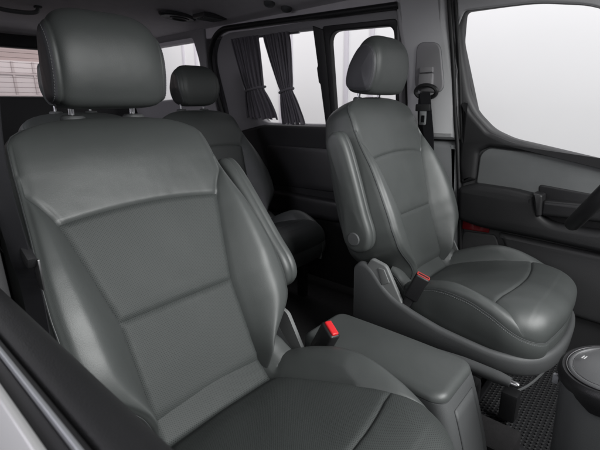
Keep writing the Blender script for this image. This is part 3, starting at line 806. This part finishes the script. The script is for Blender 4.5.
def build_cushion(parent, T, flip, mats=('leather', 'perf', 'perf'), sx=1.0):
    d = np.r_[0, np.cumsum(np.linalg.norm(np.diff(C_PROF, axis=0), axis=1))]; Ltot = d[-1]
    def at(q): return np.array([np.interp(q, d, C_PROF[:, 0]), np.interp(q, d, C_PROF[:, 1])])
    def q_of_x(x):          # arc length where the profile (rising part) reaches x
        k = np.searchsorted(C_PROF[:, 0][:np.argmax(C_PROF[:, 0]) + 1], x); k = max(1, k)
        x0, x1 = C_PROF[k - 1, 0], C_PROF[k, 0]; return d[k - 1] + (d[k] - d[k - 1]) * (x - x0) / (x1 - x0 + 1e-12)
    qT, q292 = q_of_x(X_TUCK), q_of_x(.292)
    rows = [('a', k / 14) for k in range(14)] + [('b', k / 54) for k in range(54)] + [('c', k / 20) for k in range(20)] + [('d', k / 30) for k in range(31)]
    def qv(row, s):
        z, t = row; qs = q_of_x(x_seam(s))
        if z == 'a': return qT * t
        if z == 'b': return qT + (qs - qT) * t
        if z == 'c': return qs + (q292 - qs) * t
        return q292 + (Ltot - q292) * t
    nb, ni = 24, 44
    cols = [('L', k / nb) for k in range(nb)] + [('I', k / ni) for k in range(ni)] + [('R', k / nb) for k in range(nb + 1)]
    def cw_(x):
        t = min(1, max(0, (x - .225) / .1353)); return float(smooth_interp(x, CW, .02)) - .078 * (1 - math.sqrt(1 - t * t))
    def sidx(x): return min(.965, float(smooth_interp(x, CS, .015)) / cw_(x)) if x < .292 else .965
    def sval(col, x):
        si = sidx(x); z, t = col
        return -1 + (1 - si) * t if z == 'L' else (-si + 2 * si * t if z == 'I' else si + (1 - si) * t)
    G = []; UV = []
    for row in rows:
        ln = []; uv = []
        for col in cols:
            s = 0
            for _ in range(3):
                q = qv(row, s); x, z = at(q); xx = x if q < d[int(np.argmax(C_PROF[:, 0]))] else C_PROF[:, 0].max() ; s = sval(col, xx)
            x0 = x; W = cw_(xx); si = sidx(xx); a = abs(s)
            tau = max(0, (a - si) / (1 - si))
            Bs = math.sin(math.pi / 2 * min(tau / .55, 1)) ** 1.2 * (1 if tau < .55 else 1 - .38 * ((tau - .55) / .45) ** 2)
            hb = float(smooth_interp(xx, CB, .03)) * (1 if xx < .292 else 0)
            h = hb * Bs
            h += .004 * (1 - (a / si) ** 2) * (1 if a < si else 0) * (1 if xx < .3 else .6)
            a0 = .78 - .24 * min(1, max(0, (xx - .08) / .2)); e = max(0, (a - a0) / (1 - a0)); dz_ = 0.0; zt = float(smooth_interp(xx, ZB, .02)) - z
            if zt < 0: dz_ = zt * (1 - math.cos(e * math.pi / 2))
            h *= 1 - e ** 2 * min(1, max(0, (xx - .2) / .1))
            sy_ = math.copysign(a if a < a0 else a0 + (1 - a0) * math.sin(e * math.pi / 2), s)
            dd_ = 9
            if xx < .30: dd_ = min(dd_, abs(a - si) * W * (1 if xx < .27 else 1 + 40 * (xx - .27)))
            if a <= si + .01:
                dd_ = min(dd_, abs(x - x_seam(s)) if q < q292 else 9)
                h -= .010 * math.exp(-abs(x - X_TUCK) / .010)
            G_ = lambda q_: .0046 * math.exp(-q_ / .0026) + .0010 * math.exp(-q_ / .012)
            fd = 1 - .8 * min(1, max(0, (xx - .20) / .08))
            g1 = fd * G_(abs(a - si) * W) if xx < .30 else 0
            g2 = G_(abs(x - x_seam(s))) * (1 - min(1, max(0, (a - si + .04) / .05))) if q < q292 else 0
            h -= max(g1, g2)
            # plan: rounded front corners
            g = min(1, max(0, (xx - .10) / .26)) ** 1.6
            xo = x - .022 * g * a ** 2.5
            nz = 1.0
            # normal of profile for displacement
            q2 = min(Ltot, q + .004); q1 = max(0, q - .004); tx, tz = at(q2) - at(q1); nl = math.hypot(tx, tz); nx, nzv = -tz / nl, tx / nl
            h += .0010 * math.sin(21 * s * W + 2.5 * math.sin(8 * x) + .6) * math.sin(17 * x + 2 * math.sin(12 * s * W))
            if a <= si + .01: h += .0006 * math.sin(s * W * 260 + 3 * math.sin(s * W * 50)) * math.exp(-dd_ / .010)
            ln.append((xo + nx * h, sy_ * W, z + nzv * h + dz_)); uv.append((s * W, q))
        G.append(ln); UV.append(uv)
    G = np.array(G); UV = np.array(UV); nr, nc = G.shape[:2]
    V = list(G.reshape(-1, 3)); UVl = list(UV.reshape(-1, 2)); Fm = {'body': [], 'ins': [], 'front': [], 'strip': []}
    for i in range(nr - 1):
        for j in range(nc - 1):
            f = (i * nc + j, i * nc + j + 1, (i + 1) * nc + j + 1, (i + 1) * nc + j)
            key = 'body'
            if nb <= j < nb + ni:
                key = {'a': 'strip', 'b': 'ins', 'c': 'front', 'd': 'front'}[rows[i][0]]
            elif rows[i][0] == 'd' : key = 'front'
            Fm[key].append(f)
    # skirt round the border: left side (rear -> front), front edge, right side (front -> rear)
    bord = [i * nc for i in range(nr)] + [(nr - 1) * nc + j for j in range(1, nc)] + [i * nc + nc - 1 for i in range(nr - 2, -1, -1)]
    B = np.array([V[i] for i in bord]); tg = np.gradient(B[:, :2], axis=0); tg = np.array([np.mean(tg[max(0, i - 5):i + 6], axis=0) for i in range(len(tg))])
    tg /= np.linalg.norm(tg, axis=1)[:, None] + 1e-9
    outw = np.c_[-tg[:, 1], tg[:, 0]]
    cen = np.array([.1, 0]); sgn = np.sign(np.sum(outw * (B[:, :2] - cen), axis=1)); outw *= sgn[:, None]
    prev = bord
    for k, (t, o) in enumerate(((.012, .0004), (.03, .001), (.10, .003), (.3, .005), (.55, .001), (.8, -.008), (1.0, -.022))):
        base = len(V)
        for i in range(len(bord)):
            z = B[i, 2] + (.255 - B[i, 2]) * t
            V.append((B[i, 0] + outw[i, 0] * o, B[i, 1] + outw[i, 1] * o, z)); UVl.append((i * .005, t))
        cur = list(range(base, base + len(bord)))
        for i in range(len(bord) - 1): Fm['body'].append((prev[i], prev[i + 1], cur[i + 1], cur[i]))
        prev = cur
    V = np.array(V); V[:, 0] = np.where(V[:, 0] > -.1, -.1 + (V[:, 0] + .1) * sx, V[:, 0])
    UVf = np.array(UVl)
    v, f, u = sub_faces(V, Fm['body'], UVf); body = link_mesh("cushion", v, f, mats[0], parent, u, True, T, not flip)
    v, f, u = sub_faces(V, Fm['ins'] + Fm['strip'], UVf); link_mesh("insert_panel", v, f, mats[1], body, u, True, T, not flip)
    v, f, u = sub_faces(V, Fm['front'], UVf); link_mesh("front_panel", v, f, mats[2], body, u, True, T, not flip)
    Bx = V[bord]
    return body, Bx, outw

# ---- fold-up armrest on the inner side
def build_armrest(parent, T0, flip, side=1, deg=0.0, sh=(0, 0)):
    ca, sa = math.cos(math.radians(deg)), math.sin(math.radians(deg))
    def T(v):
        x, z = v[:, 0] + .235, v[:, 2] - .563
        return T0(np.c_[-.235 + sh[0] + x * ca - z * sa, v[:, 1], .563 + sh[1] + x * sa + z * ca])
    pts = [(-.366, .870), (-.347, .910), (-.312, .913), (-.282, .872), (-.248, .785), (-.205, .66), (-.178, .585), (-.185, .535), (-.225, .512), (-.268, .525), (-.290, .565), (-.305, .64), (-.345, .79)]
    P = catmull(pts, 7, True)
    if poly_area(P) < 0: P = P[::-1]
    y0, y1 = .285, .340
    V = []; F = []; K = len(P)
    prof = []
    r = .017
    for k in range(7):
        t = k / 6 * math.pi / 2; prof.append((r * (1 - math.sin(t)), y0 + r * (1 - math.cos(t))))
    prof = [(r * (1 - math.sin(k / 6 * math.pi / 2)), y0 + r - r * math.cos(k / 6 * math.pi / 2)) for k in range(7)]
    prof += [(0.0004, (y0 + y1) / 2 - .0025), (.0028, (y0 + y1) / 2), (0.0004, (y0 + y1) / 2 + .0025)]
    prof += [(r * (1 - math.cos(k / 6 * math.pi / 2)), y1 - r + r * math.sin(k / 6 * math.pi / 2)) for k in range(7)]
    for ins, y in prof:
        Q = offset_poly(P, ins); V += [(q[0], y, q[1]) for q in Q]
    nP = len(prof)
    F = [(k * K + j, k * K + (j + 1) % K, (k + 1) * K + (j + 1) % K, (k + 1) * K + j) for k in range(nP - 1) for j in range(K)]
    for k, sg in ((0, -1), (nP - 1, 1)):   # domed caps
        b = [(V[k * K + j]) for j in range(K)]; c = np.mean(b, axis=0); prev = [k * K + j for j in range(K)]
        for sc, by in ((.8, .0025), (.5, .004), (.2, .0048)):
            base = len(V)
            for j in range(K):
                q = c + (np.array(b[j]) - c) * sc; V.append((q[0], q[1] + sg * by, q[2]))
            cur = list(range(base, base + K))
            for j in range(K):
                f = (prev[j], prev[(j + 1) % K], cur[(j + 1) % K], cur[j]); F.append(f if sg > 0 else f[::-1])
            prev = cur
        F.append(tuple(prev) if sg > 0 else tuple(reversed(prev)))
    o = link_mesh("armrest", V, F, 'leather', parent, None, True, T, flip)
    MB().lathe([(.0235, 0), (.0235, .003), (.021, .0055), (.012, .006)], (-.235, y1 + .002, .563), (0, 1, 0), 28).build("pivot_cap", 'plastic', o, xf=T, flip=flip)
    return o

def build_base(parent, T, flip):
    # plan path: inner side rear -> front, round the front, outer side back
    plan = [(-.285, .272), (-.20, .279), (0, .284), (.17, .281), (.25, .268), (.305, .240), (.342, .195), (.364, .11), (.371, 0), (.364, -.11), (.342, -.195), (.305, -.240), (.25, -.268), (.17, -.281), (0, -.284), (-.20, -.279), (-.285, -.272)]
    P = catmull(plan, 8)
    ztab = [(-.29, .43), (-.275, .462), (-.245, .470), (-.215, .455), (-.17, .405), (-.12, .368), (-.05, .343), (.05, .318), (.2, .298), (.30, .292), (.36, .300)]
    tg = np.gradient(P, axis=0); tg /= np.linalg.norm(tg, axis=1)[:, None]; out = np.c_[-tg[:, 1], tg[:, 0]]
    out *= np.sign(np.sum(out * (P - np.array([0, 0])), axis=1))[:, None]
    V = []; K = len(P)
    rings = [(-.050, 'b', 0), (-.012, 'b', .0), (0, 'm', 0), (.003, 't', -.02), (.002, 't', -.008), (-.003, 't', -.002), (-.010, 't', 0), (-.018, 't', -.004), (-.024, 't', -.03), (-.030, 't', -.08)]
    for off, z, dz in rings:
        for i in range(K):
            zt = float(smooth_interp(P[i, 0], ztab, .012)) if P[i, 1] > -.1 else min(.35, float(smooth_interp(P[i, 0], ztab, .012)))
            if P[i, 1] <= .1 and P[i, 1] > -.1: pass
            zz = {'b': .225, 'm': .24, 't': zt}[z] + dz
            q = P[i] + out[i] * off; V.append((q[0], q[1], zz))
    F = [(k * K + i, k * K + i + 1, (k + 1) * K + i + 1, (k + 1) * K + i) for k in range(len(rings) - 1) for i in range(K - 1)]
    return link_mesh("seat_base", V, F, 'plastic', parent, None, True, T, not flip, 50)

def build_recliner(parent, T, flip, side=1, dx=0.0):
    """pale hinge cover between backrest and base"""
    pts = round_poly([(-.275, .385), (-.150, .265), (-.075, .335), (-.155, .475), (-.215, .490)], [.02, .02, .02, .012, .012])
    V, F = prism(pts, .262, .276, .005, back=True)
    mb = MB(); mb.add([(u + dx, side * w, v) for u, v, w in V], F if side < 0 else [f[::-1] for f in F])
    o = mb.build("recliner_cover", 'plastic_light', parent, xf=T, flip=flip)
    m2 = MB(); V, F = prism(round_poly([(-.185, .462), (-.160, .462), (-.137, .418), (-.166, .402)], .004), .276, .2795, .0015)
    m2.add([(u + dx, side * w, v) for u, v, w in V], F if side < 0 else [f[::-1] for f in F])
    m2.build("cover_clip", 'plastic_light', o, xf=T, flip=flip)
    return o

def build_buckle(parent, T, flip, base, tip, red='red', w=.042, t=.026, ring=False):
    base, tip = np.array(base, float), np.array(tip, float); ax = tip - base; L = np.linalg.norm(ax); ax /= L
    vy = np.array([0.35, 1.0, 0]); vy -= ax * vy.dot(ax); vy /= np.linalg.norm(vy); vx = np.cross(vy, ax)
    R = Matrix((tuple((vx[i], vy[i], ax[i]) for i in range(3))[0], (vx[1], vy[1], ax[1]), (vx[2], vy[2], ax[2])))
    mb = MB(); mb.box(base + ax * L * .66, (w, t, L * .68), .007, R, 3)
    mb.box(base + ax * L * .20, (w * .62, t * .7, L * .55), .006, R, 3)
    o = mb.build("belt_buckle", 'plastic_black', parent, xf=T, flip=flip)
    b = MB()
    if not ring:
        b.box(tip + ax * .001, (w * .82, t * .66, .010), .004, R, 3)
    else:
        for sx_, sy_, cx, cy in ((w * .84, .0045, 0, t * .32), (w * .84, .0045, 0, -t * .32), (.0045, t * .66, w * .42, 0), (.0045, t * .66, -w * .42, 0)):
            b.box(tip + ax * .0005 + vx * cx + vy * cy, (sx_, sy_, .004), .0012, R, 2)
    b.build("release_button", red, o, xf=T, flip=flip)
    if ring:
        MB().box(tip - ax * .0002, (w * .7, t * .45, .003), .001, R).build("tongue_slot", 'plastic_black', o, xf=T, flip=flip)
    return o

def recline(deg):
    a = math.radians(deg); c, s = math.cos(a), math.sin(a)
    def f(v):
        x, z = v[:, 0] - HINGE[0], v[:, 2] - HINGE[2]
        return np.c_[HINGE[0] + x * c - z * s, v[:, 1], HINGE[2] + x * s + z * c]
    return f

def front_seat(name, label, loc, mirror, deg, buckle, arm, mats, head_dz=0.0):
    root = thing(name, label, "car seat", loc, "front leather seats")
    my = -1 if mirror else 1
    rc = recline(deg)
    TB = lambda v: rc(v) * np.array([1, my, 1]); TC = lambda v: v * np.array([1, my, 1])
    fl = mirror
    body, eL, eR, _ = build_backrest(root, TB, fl, mats)
    for e, sg in ((eL, -1), (eR, 1)):
        n = int(len(e) * .93)
        path = e[:n]
        MB().tube(path + NN * -.003, .0024, 6).build("piping", 'piping', body, xf=TB, flip=fl)
        stitches(path, NN * -.009 + np.array([0, sg * .0012, 0]), body, TB, fl)
    build_headrest(root, (lambda v: TB(v + np.array([0, 0, head_dz]))), fl)
    cb, Bx, ow = build_cushion(root, TC, fl, mats)
    MB().tube(Bx + np.array([0, 0, -.0005]), .0014, 6).build("piping", 'piping', cb, xf=TC, flip=fl)
    stitches(Bx + np.c_[ow * .0022, np.full(len(Bx), -.0075)], np.zeros(3), cb, TC, fl)
    build_armrest(root, TB, fl, 1, *arm)
    build_base(root, TC, fl)
    build_recliner(root, TC, fl, 1)
    build_recliner(root, TC, fl, -1)
    build_buckle(root, TC, fl, *buckle[:2], **buckle[2])
    return root

ps = front_seat("passenger_seat", "large grey leather front seat nearest the viewer, reclined, with red belt button", (0, -0.5, 0), False, 0.0,
           ((-.088, .290, .340), (-.022, .283, .468), dict(red='red', w=.052, t=.030)), (21.0,), ('leather', 'perf', 'perf'))
ds = front_seat("driver_seat", "grey leather driver's seat with raised armrest beside the steering wheel", (0.0336, 0.5, 0), True, -6.98,
           ((-.085, .262, .335), (-.032, .245, .462), dict(red=surface("pale_red", (.42, .05, .045), .4), ring=True, w=.048, t=.028)), (7.0, (-.036, -.018)), ('leather', 'leather', 'leather'), -.009)

# ================================================================= SECOND ROW SEATS
def rear_seat(label, loc, mirror, group):
    root = thing("second_row_seat", label, "car seat", loc, group)
    my = -1 if mirror else 1
    T = lambda v: v * np.array([1, my, 1])
    build_backrest(root, T, mirror, ('leather', 'leather'), .6)
    build_headrest(root, T, mirror, 'leather', 'leather', hw=.127, seam=.104, narrow=.26, detail=1.0)
    cb, Bx, ow = build_cushion(root, T, mirror, ('leather', 'leather', 'leather'), sx=.82)
    st = MB()
    st.box((-.02, 0, .215), (.30, .40, .06), .02)
    st.build("seat_base", 'plastic_black', root, xf=T, flip=mirror)
    for x in (-.14, .12):
        for y in (-.19, .19):
            MB().box((x, y, .10), (.05, .035, .20), .008).build("leg", 'plastic_black', root, xf=T, flip=mirror)
    lv = MB().box((.17, .12, .20), (.03, .09, .05), .008); lv.build("release_lever", 'plastic', root, xf=T, flip=mirror)
    return root
rear_seat("dark rear seat with its cushion visible between the two front seats", (-0.96, 0.42, 0), True, "rear seats")
rear_seat("dark rear seat almost hidden behind the nearest front seat", (-0.96, -0.20, 0), False, "rear seats")

# ================================================================= CENTRE CONSOLE BOX between the seats
cb = thing("console_box", "grey console box with leather lid between the two front seats", "console", (0.05, -0.12, 0))
def in_world(root, mb, name, mat, **k): return under(root, mb.build(name, mat, **k))
def soft_block(x0, x1, y0, y1, z0, z1, r, nx=40, ny=20, crown=.0, tilt=0.0):
    """closed rounded block with a softly crowned top"""
    V = []; F = []
    rows = []
    xs = x0 + (x1 - x0) * (1 - np.cos(np.linspace(0, math.pi, nx))) / 2
    ys = y0 + (y1 - y0) * (1 - np.cos(np.linspace(0, math.pi, ny))) / 2
    for x in xs:
        for y in ys:
            ex = max(0, r - min(x - x0, x1 - x)) / r; ey = max(0, r - min(y - y0, y1 - y)) / r
            q = min(1, ex ** 2 + ey ** 2)
            u, v = (x - x0) / (x1 - x0) * 2 - 1, (y - y0) / (y1 - y0) * 2 - 1
            px_, py_ = x, y; Rc = .036
            ax_, ay_ = (Rc - min(x - x0, x1 - x)) / Rc, (Rc - min(y - y0, y1 - y)) / Rc
            if ax_ > 0 and ay_ > 0:
                sx_, sy2 = (1 if x > (x0 + x1) / 2 else -1), (1 if y > (y0 + y1) / 2 else -1)
                px_ = (x1 - Rc if sx_ > 0 else x0 + Rc) + sx_ * Rc * ax_ * math.sqrt(1 - ay_ * ay_ / 2)
                py_ = (y1 - Rc if sy2 > 0 else y0 + Rc) + sy2 * Rc * ay_ * math.sqrt(1 - ax_ * ax_ / 2)
                q = max(0, (max(math.hypot(ax_ * math.sqrt(1 - ay_ * ay_ / 2), ay_ * math.sqrt(1 - ax_ * ax_ / 2)) - (1 - r / Rc), 0) / (r / Rc))) ** 2; q = min(1, q)
            V.append((px_, py_, z1 - r * (1 - math.sqrt(1 - q)) + crown * (1 - u * u) * (1 - v * v) + tilt * u))
    ny_ = len(ys)
    F = [(i * ny_ + j, (i + 1) * ny_ + j, (i + 1) * ny_ + j + 1, i * ny_ + j + 1) for i in range(len(xs) - 1) for j in range(ny_ - 1)]
    bord = [(i, 0) for i in range(nx)] + [(nx - 1, j) for j in range(1, ny_)] + [(i, ny_ - 1) for i in range(nx - 2, -1, -1)] + [(0, j) for j in range(ny_ - 2, 0, -1)]
    top = [i * ny_ + j for i, j in bord]; base = len(V)
    for k in top: V.append((V[k][0], V[k][1], z0))
    n = len(top)
    F += [(top[k], base + k, base + (k + 1) % n, top[(k + 1) % n]) for k in range(n)]
    F.append(tuple(base + k for k in range(n))[::-1])
    return V, F
V, F = soft_block(-.135, .274, -.211, -.022, .3865, .404, .0175, 60, 34, .014)
ld = under(cb, link_mesh("lid", V, F, 'leather', angle=60))
# body: flares forward at the bottom
bd = MB(); V = []; K = 26
for k in range(K):
    t = k / (K - 1); z = .384 - .384 * t
    xf_ = .2740 + .082 * math.sin(t * 1.45) ** .9; r = [.014, .036, .036, .014]
    P = round_poly([(-.125, -.207), (xf_, -.211), (xf_, -.0225 + .008 * t), (-.125, -.027)], r, 8)
    V += [(p[0], p[1], z) for p in P]; n = len(P)
F = [(k * n + j, k * n + (j + 1) % n, (k + 1) * n + (j + 1) % n, (k + 1) * n + j) for k in range(K - 1) for j in range(n)]
F.append(tuple(range(n))[::-1])
under(cb, link_mesh("body", V, [f[::-1] for f in F], 'plastic', angle=50))
# thin raised panel on the front of the box
fp = MB()
P3 = []
Vp = []
for k in range(14):
    t = k / 13; z = .360 - .32 * t; tt_ = (0.384 - z) / .384; xf_ = .2740 + .082 * math.sin(tt_ * 1.45) ** .9 + .0035
    for y in np.linspace(-.172, -.066, 12): Vp.append((xf_, y, z))
Fp = [(k * 12 + j, k * 12 + j + 1, (k + 1) * 12 + j + 1, (k + 1) * 12 + j) for k in range(13) for j in range(11)]
o = under(cb, link_mesh("front_panel", Vp, [f[::-1] for f in Fp], 'plastic', angle=50))
md = o.modifiers.new("thickness", 'SOLIDIFY'); md.thickness = .005; md.offset = -1

# ================================================================= HANDBRAKE
hb = thing("handbrake", "dark handbrake lever with silver button beside the driver's seat base", "handbrake", (0.2, 0.13, 0))
hbx = catmull([(-.02, .125, .27), (.08, .122, .285), (.20, .118, .292), (.30, .114, .292), (.330, .113, .291)], 6)
in_world(hb, MB().tube(hbx, np.interp(hbx[:, 0], [-.02, .1, .2, .30, .33], [.012, .013, .0175, .0175, .014]), 14), "grip", 'plastic')
in_world(hb, MB().lathe([(.0085, 0), (.0085, .018), (.006, .021)], (.330, .113, .291), (1, -.03, 0), 16), "button", 'steel')
bt = MB().box((.08, .12, .12), (.34, .09, .24), .02); in_world(hb, bt, "bracket", 'plastic_black')
b2 = MB().box((.30, .10, .060), (.14, .12, .13), .015); in_world(hb, b2, "cover", 'carpet')

# ================================================================= FLOOR MAT with honeycomb ridges
fm = thing("floor_mat", "black honeycomb rubber mat on the floor in front of the driver's seat", "floor mat", (0.42, 0.5, 0.004))
mo = round_poly([(.18, .20), (.66, .20), (.70, .84), (.18, .84)], .05, 8)
V, F = prism(mo, 0.004, 0.014, .004, back=True); under(fm, link_mesh("sheet", V, F, 'mat', angle=40))
V, F = prism(mo, 0.012, 0.026, .005, [offset_poly(mo if poly_area(mo) > 0 else mo[::-1], .022)]); under(fm, link_mesh("rim", V, F, 'mat', angle=40))
hx = MB(); a = .0078
for i in range(70):
    for j in range(70):
        x = .20 + i * a * 1.5 * 1.15; y = .22 + (j + (i % 2) * .5) * a * math.sqrt(3) * 1.15
        if x > .665 or y > .815: continue
        V = []
        for rr_, z in ((1.075, .0142), (1.04, .0172), (.965, .0172), (.93, .0142)):
            for k in range(6): V.append((x + a * rr_ * math.cos(k * math.pi / 3), y + a * rr_ * math.sin(k * math.pi / 3), z))
        F = [(q * 6 + k, q * 6 + (k + 1) % 6, (q + 1) * 6 + (k + 1) % 6, (q + 1) * 6 + k) for q in range(3) for k in range(6)]
        hx.add(V, F)
hxo = in_world(fm, hx, "honeycomb_ridges", 'mat_ridge', smooth=False)
hxo["kind"] = "stuff"

# slide bar under the driver's seat front
sbr = MB().tube(catmull([(.30, .30, .13), (.335, .36, .145), (.362, .42, .18), (.378, .47, .235), (.385, .50, .27), (.37, .52, .285), (.30, .53, .285)], 8), .0045, 8)
o = in_world(thing("slide_bar", "thin bent metal slide bar under the front of the driver's seat", "bar", (.36, .43, .2)), sbr, "bar", 'plastic')
MB_ = MB().box((.30, .30, .09), (.05, .05, .10), .01)
pr = bpy.data.objects[o.parent.name]; in_world(pr, MB_, "mount", 'plastic_black')

# ================================================================= STEERING WHEEL
swl = thing("steering_wheel", "black steering wheel rim reaching in at the right edge", "steering wheel", (.45, .5, .816))
be = math.radians(60); wc = np.array([.45, .5, .816]); wu = np.array([math.cos(be), 0, math.sin(be)]); wn = np.array([-math.sin(be), 0, math.cos(be)])
ring = [wc + .182 * (math.sin(t) * np.array([0, 1, 0]) - math.cos(t) * wu) for t in np.linspace(0, 2 * math.pi, 72, endpoint=False)]
in_world(swl, MB().tube(ring, .0205, 16, closed=True), "rim", 'door_dark')
hbm = MB().lathe([(.070, -.045), (.078, -.03), (.075, -.012), (.055, -.004), (.02, -.002)], wc - wn * .01, tuple(wn), 28); in_world(swl, hbm, "hub", 'plastic_black')
for ang in (-100, 100, 180 - 155, 155 - 180 + 0):
    t = math.radians(ang); p1 = wc + .17 * (math.sin(t) * np.array([0, 1, 0]) - math.cos(t) * wu); p0 = wc - wn * .03 + .06 * (math.sin(t) * np.array([0, 1, 0]) - math.cos(t) * wu)
    in_world(swl, MB().tube([p0, (p0 + p1) / 2, p1], .013, 8), "spoke", 'plastic_black')
in_world(swl, MB().tube([wc - wn * .05, wc - wn * .5 + np.array([.0, 0, 0])], .035, 14), "column", 'plastic_black')

# ================================================================= ASHTRAY POD at the dash foot
ap = thing("ashtray_pod", "grey console pod with round ashtray lid in the right lower corner", "console", (.55, .0, 0))
pc = np.array([.532, -.040, .508]); pax = (-.16, -.10, 1.0)
in_world(ap, MB().lathe([(.088, -.050), (.092, -.03), (.093, -.012), (.090, -.003), (.084, .0015), (.078, .0)], pc, pax, 56), "collar", 'plastic_black')
lid = in_world(ap, MB().lathe([(.075, -.006), (.0745, .0015), (.072, .0035), (.068, .0035), (.0665, .0015), (.064, .003), (.02, .0055), (.004, .006)], pc, pax, 56), "lid", 'lid_grey')
axv = Vector(pax).normalized(); aa = axv.orthogonal().normalized(); ab = axv.cross(aa)
def pring(r, h, rad): return MB().tube([tuple(Vector(pc) + axv * h + (aa * math.cos(t) + ab * math.sin(t)) * r) for t in np.linspace(0, 2 * math.pi, 64, endpoint=False)], rad, 6, closed=True)
in_world(ap, pring(.0765, .0015, .0012), "trim_ring", 'steel')
in_world(ap, pring(.0665, .0028, .0009), "trim_ring", 'steel')
mk = MB()
e1 = (Vector((0.35, 1, 0)) - axv * axv.dot(Vector((0.35, 1, 0)))).normalized(); e2 = e1.cross(axv)
R3 = Matrix((tuple(e2), tuple(e1), tuple(axv))).transposed()
for k in range(2): mk.box(tuple(Vector(pc) + axv * .0048 - Vector((1, 0, 0)) * (.050 - .004 * k) + Vector((0, 1, 0)) * .004), (.0018, .011, .0008), 0, R3)
in_world(ap, mk, "white_symbol", 'white_mark')
bdy = MB(); V = []; n = 48
for k in range(16):
    t = k / 15
    for j in range(n):
        th_ = 2 * math.pi * j / n
        rx, ry = .084 + .004 * t, .080 + .006 * t
        cx, sy_ = math.cos(th_), math.sin(th_)
        e = 2 / 3.2
        V.append((pc[0] + .004 + rx * abs(cx) ** e * math.copysign(1, cx) + .02 * t, pc[1] + .002 + ry * abs(sy_) ** e * math.copysign(1, sy_), .470 - .470 * t))
F = [(k * n + j, (k + 1) * n + j, (k + 1) * n + (j + 1) % n, k * n + (j + 1) % n) for k in range(15) for j in range(n)]
F.append(tuple(range(n)))
under(ap, link_mesh("body", V, F, 'plastic', angle=50))
in_world(ap, MB().box((pc[0] - .088, pc[1] - .01, .452), (.012, .014, .020), .003), "catch", 'bright')

# ================================================================= NEAR DOOR (front passenger door, window lowered)
pd = thing("passenger_door", "near front door sill with lowered window, black pad, bright strip and silver paint", "door", (.3, -.9, 0))
def extrude_x(prof, x0, x1, n=24, dz=0.0, closed=True):
    V = []; P = np.asarray(prof, float); K = len(P)
    for i in range(n):
        x = x0 + (x1 - x0) * i / (n - 1)
        V += [(x, p[0], p[1] + dz * (x - .2)) for p in P]
    F = [(i * K + j, i * K + (j + 1) % K, (i + 1) * K + (j + 1) % K, (i + 1) * K + j) for i in range(n - 1) for j in range(K if closed else K - 1)]
    if closed: F += [tuple(range(K))[::-1], tuple((n - 1) * K + j for j in range(K))]
    return V, F
def strip(name, prof, mat, r=.004, x0=-.14, x1=1.0):
    P = round_poly(prof, r, 5)
    if poly_area(P) < 0: P = P[::-1]
    V, F = extrude_x(P, x0, x1)
    return under(pd, link_mesh(name, V, F, mat, angle=40))
strip("inner_pad", [(-.835, .30), (-.828, .70), (-.838, .760), (-.855, .788), (-.888, .792), (-.890, .72), (-.88, .30)], 'door_dark', .012)
strip("window_seal", [(-.8895, .70), (-.8895, .789), (-.8945, .789), (-.8945, .70)], 'rubber', .001)
strip("bright_strip", [(-.8948, .70), (-.8948, .795), (-.8985, .796), (-.899, .70)], 'bright', .0012)
strip("outer_seal", [(-.8994, .70), (-.8994, .790), (-.9095, .786), (-.9098, .70)], 'rubber', .002)
strip("outer_skin", [(-.910, .30), (-.910, .792), (-.916, .793), (-.930, .770), (-.946, .70), (-.955, .30)], 'paint', .006)

# near seat belt
nb_ = thing("seat_belt", "black seat belt hanging at the left edge beside the nearest front seat", "seat belt", (-.16, -.80, 0))
nb_["group"] = sb["group"] = "front seat belts"
bl3 = catmull([(-.20, -.745, 1.26), (-.165, -.785, 1.15), (-.150, -.814, .957), (-.168, -.804, .80), (-.182, -.795, .70), (-.20, -.80, .30)], 8)
V, F = ribbon(bl3, (.026, .020, 0)); under(nb_, link_mesh("webbing", V, F, 'webbing', smooth=False))
in_world(nb_, MB().box((-.160, -.797, .80), (.045, .014, .020), .005, Matrix.Rotation(.5, 3, 'Y')), "tongue_grip", 'plastic_black')
in_world(nb_, MB().box((-.146, -.790, .770), (.024, .003, .05), .001), "tongue", 'steel')
